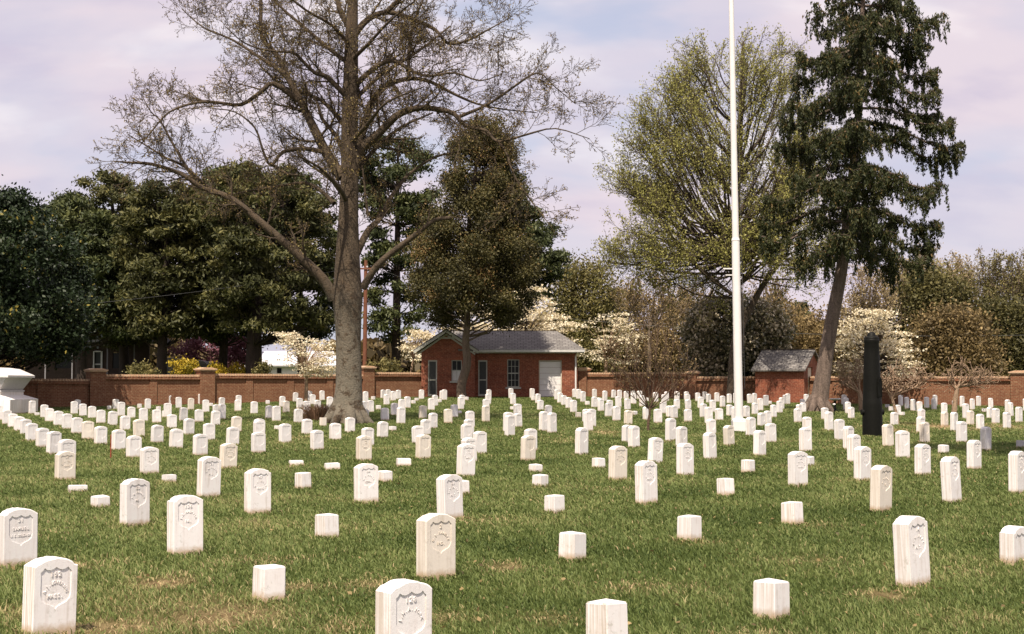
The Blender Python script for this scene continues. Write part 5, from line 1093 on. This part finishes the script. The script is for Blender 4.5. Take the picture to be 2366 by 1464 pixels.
vase('bare_sapling','slender bare brown multi-stemmed sapling among the headstones',1497,40.3,1000,[(1498,975),(1501,955),(1500,940)],
 [(1500,945,1430,820,0,.022),(1500,945,1455,770,.4,.02),(1502,945,1490,745,-.4,.02),(1503,945,1520,750,.3,.02),(1503,940,1560,780,0,.022),(1503,945,1590,830,-.3,.02),(1500,945,1410,850,.3,.016),(1500,945,1470,800,-.6,.016),(1502,945,1545,760,.6,.016),(1502,945,1575,800,.6,.016),(1500,945,1440,790,-.6,.016),(1501,945,1505,770,.8,.016),(1503,945,1605,860,.3,.015)],
 .042,M['bark_twig'],cfgs,5,.6,.45,1,None,.6)
cfgp=dict(seg=[5,5,3],wob=[.22,.26,.25],up=[.03,-.02,-.02],kids=[3,2],ref=[.6,.5],ang=[30,35],ratio=[.75,.6],rmin=.013)
G='pruned gnarled trees near the right wall'
vase('pruned_tree','gnarled pruned tree with leaning bare limbs left of the black cannon',1990,64.,930,[(1988,915),(1984,900)],
 [(1984,905,1932,845,.3,.07),(1984,905,1955,840,-.3,.06),(1986,905,1985,835,0,.06),(1986,900,1975,850,.6,.05),(1984,905,1940,870,-.5,.05)],.12,M['bark_pale'],cfgp,13,.75,.5,0,G,.2)
vase('pruned_tree','gnarled pruned tree with thin curved trunk right of the black cannon',2074,45.5,990,[(2072,960),(2064,930),(2060,915)],
 [(2060,920,2045,880,.2,.04),(2060,920,2065,850,0,.05),(2062,920,2090,850,-.3,.045),(2062,915,2130,850,.2,.04),(2062,915,2150,865,.0,.03),(2062,915,2035,860,-.2,.03),(2062,915,2110,870,.4,.03)],.06,M['bark_pale'],cfgp,16,.5,.4,0,G,.2)
vase('pruned_tree','gnarled pruned tree with sandy twigs sweeping right, before the right wall',2203,62.,950,[(2207,925),(2212,895)],
 [(2210,900,2200,850,.2,.07),(2212,900,2225,845,0,.07),(2212,895,2250,850,-.4,.06),(2212,895,2285,860,.2,.05),(2212,895,2290,875,.5,.04),(2210,900,2190,870,-.3,.05),(2212,895,2260,880,.5,.05)],.13,M['bark_pale'],cfgp,13,.7,.5,0,G,.2)
# ------------------------------------------------------------ small things
def small():
    b=onground(1929,64.); r=empty('birdbath',b); tag(r,'white birdbath dish on a dark post beside the leaning spruce trunk','birdbath'); k=64/F
    mb=MB(); mb.lathe([(.05,.46),(.18,.49),(.25,.54),(.255,.57),(.24,.57),(.20,.54),(.02,.52)],24); mb.build('dish',M['whitepaint'],r,True)
    mb=MB(); mb.lathe([(.12,-.05),(.12,.03),(.05,.08),(.035,.25),(.05,.42),(.06,.458)],16); mb.build('stem',M['darkiron'],r,True)
    b=onground(1927,55.); r=empty('marker_post',b); tag(r,'short dark post with a white cap nearer than the birdbath','post')
    mb=MB(); mb.tube((0,0,-.1),(0,0,.42),.022,.02,10); mb.build('post',M['darkiron'],r); mb=MB(); mb.lathe([(.02,.421),(.06,.44),(.06,.47),(.02,.49)],14); mb.build('cap',M['whitepaint'],r,True)
    b=onground(258,26.9); r=empty('marker_stake',b); tag(r,'thin dark red stake in the grass behind a left headstone','stake')
    mb=MB(); mb.box(-.008,.008,-.006,.006,-.1,.42); mb.build('shaft',M['red'],r); mb=MB(); mb.tube((0,0,.421),(0,0,.45),.011,.004,8); mb.build('tip',M['red'],r)
    # utility pole and lines
    Y=91; b=onground(842,Y); r=empty('utility_pole',b); tag(r,'reddish-brown wooden utility pole behind the big tree','utility pole'); mb=MB(); mb.tube((0,0,-.2),(.05,0,8.6),.15,.11,12); mb.build('pole',M['pole_wood'],r)
    mb=MB(); mb.box(-.6,.7,-.16,-.05,8.0,8.1); mb.build('crossarm',M['pole_wood'],r)
    for q in (-.5,.15,.6):
        mb=MB(); mb.lathe([(.02,8.1),(.05,8.13),(.05,8.2),(.02,8.23)],10,q,-.1); mb.build('insulator',M['gutter'],r)
    def cable(lab,a,b,sag):
        o=MB(); A=Vector(a);B=Vector(b); pr=None
        for i in range(17):
            t=i/16; p=A.lerp(B,t); p.z-=sag*4*t*(1-t)
            if pr is not None: o.tube(pr,p,.012,.012,5)
            pr=p
        w=o.build('power_line',M['wire']); tag(w,lab,'power line')
    pz=b.z+8.15
    cable('thin power line running left from the utility pole',(b.x-.5,Y-.1,pz),tuple(at(-60,722,84)),.35)
    cable('thin power line running right from the utility pole',(b.x+.6,Y-.1,pz),tuple(at(1380,742,96)),.6)
    cable('thin power line crossing behind the flagpole',tuple(at(1380,742,96)),tuple(at(2500,770,96)),.5)
    # dry ornamental grass clump at the foot of the big tree
    n=900; b=onground(738,48.5); a=rs.rand(n)*6.283; l=.15+.4*rs.rand(n); H=.28+.3*rs.rand(n)
    bx=rs.randn(n)*.22; by=rs.randn(n)*.15; V=np.zeros((n,4,3)); w=.007
    V[:,0]=np.stack([bx-w,by,0*bx-.05],1); V[:,1]=np.stack([bx+w,by,0*bx-.05],1); tx=bx*1.7+np.cos(a)*l*.4; ty=by*1.7+np.sin(a)*l*.4
    V[:,2]=np.stack([tx+.003,ty,H],1); V[:,3]=np.stack([tx-.003,ty,H],1)
    me=quads_mesh('tuft',V.reshape(-1,3),np.arange(n*4).reshape(-1,4),M['dryblade'],np.repeat(rs.rand(n),4)); o=link('ornamental_grass',me); o.location=b
    tag(o,'brown dry tuft of ornamental grass left of the big trunk','plant')
small()
def litter():
    n=2600; Y=6+44*rs.rand(n)**1.3; X=(rs.rand(n)*2-1)*(.4*Y+1); k=rs.rand(n)<.35; X=np.where(k,-5.3+rs.randn(n)*4.5,X); Y=np.where(k,46+rs.randn(n)*5,Y)
    c=np.stack([X,Y,GZ(X,Y)+.018],1); o=leaves('leaf_litter',c,.022,M['browntree'],None,.6+.3*rs.randn(n),1.5,0,(0,0,0),.6); tag(o,'scattered tan fallen leaves and husks lying in the grass','leaf litter',kind='stuff')
litter()
# shade tree standing just outside the right edge; its bough ends reach the top right corner
clump_tree('shade_tree','leafy tree just beyond the right edge whose twigs touch the corner','tree',2900,24.,[(-600,2300,2720),(-440,2190,2860),(-240,2170,2860),(-120,2330,2800)],60,330,.42,.10,M['olivetree'],M['bark_gum'],.25,dr=1.3,trunk_path=[(2900,1100),(2880,800),(2800,300),(2600,0),(2450,-250)],tsh=.5)
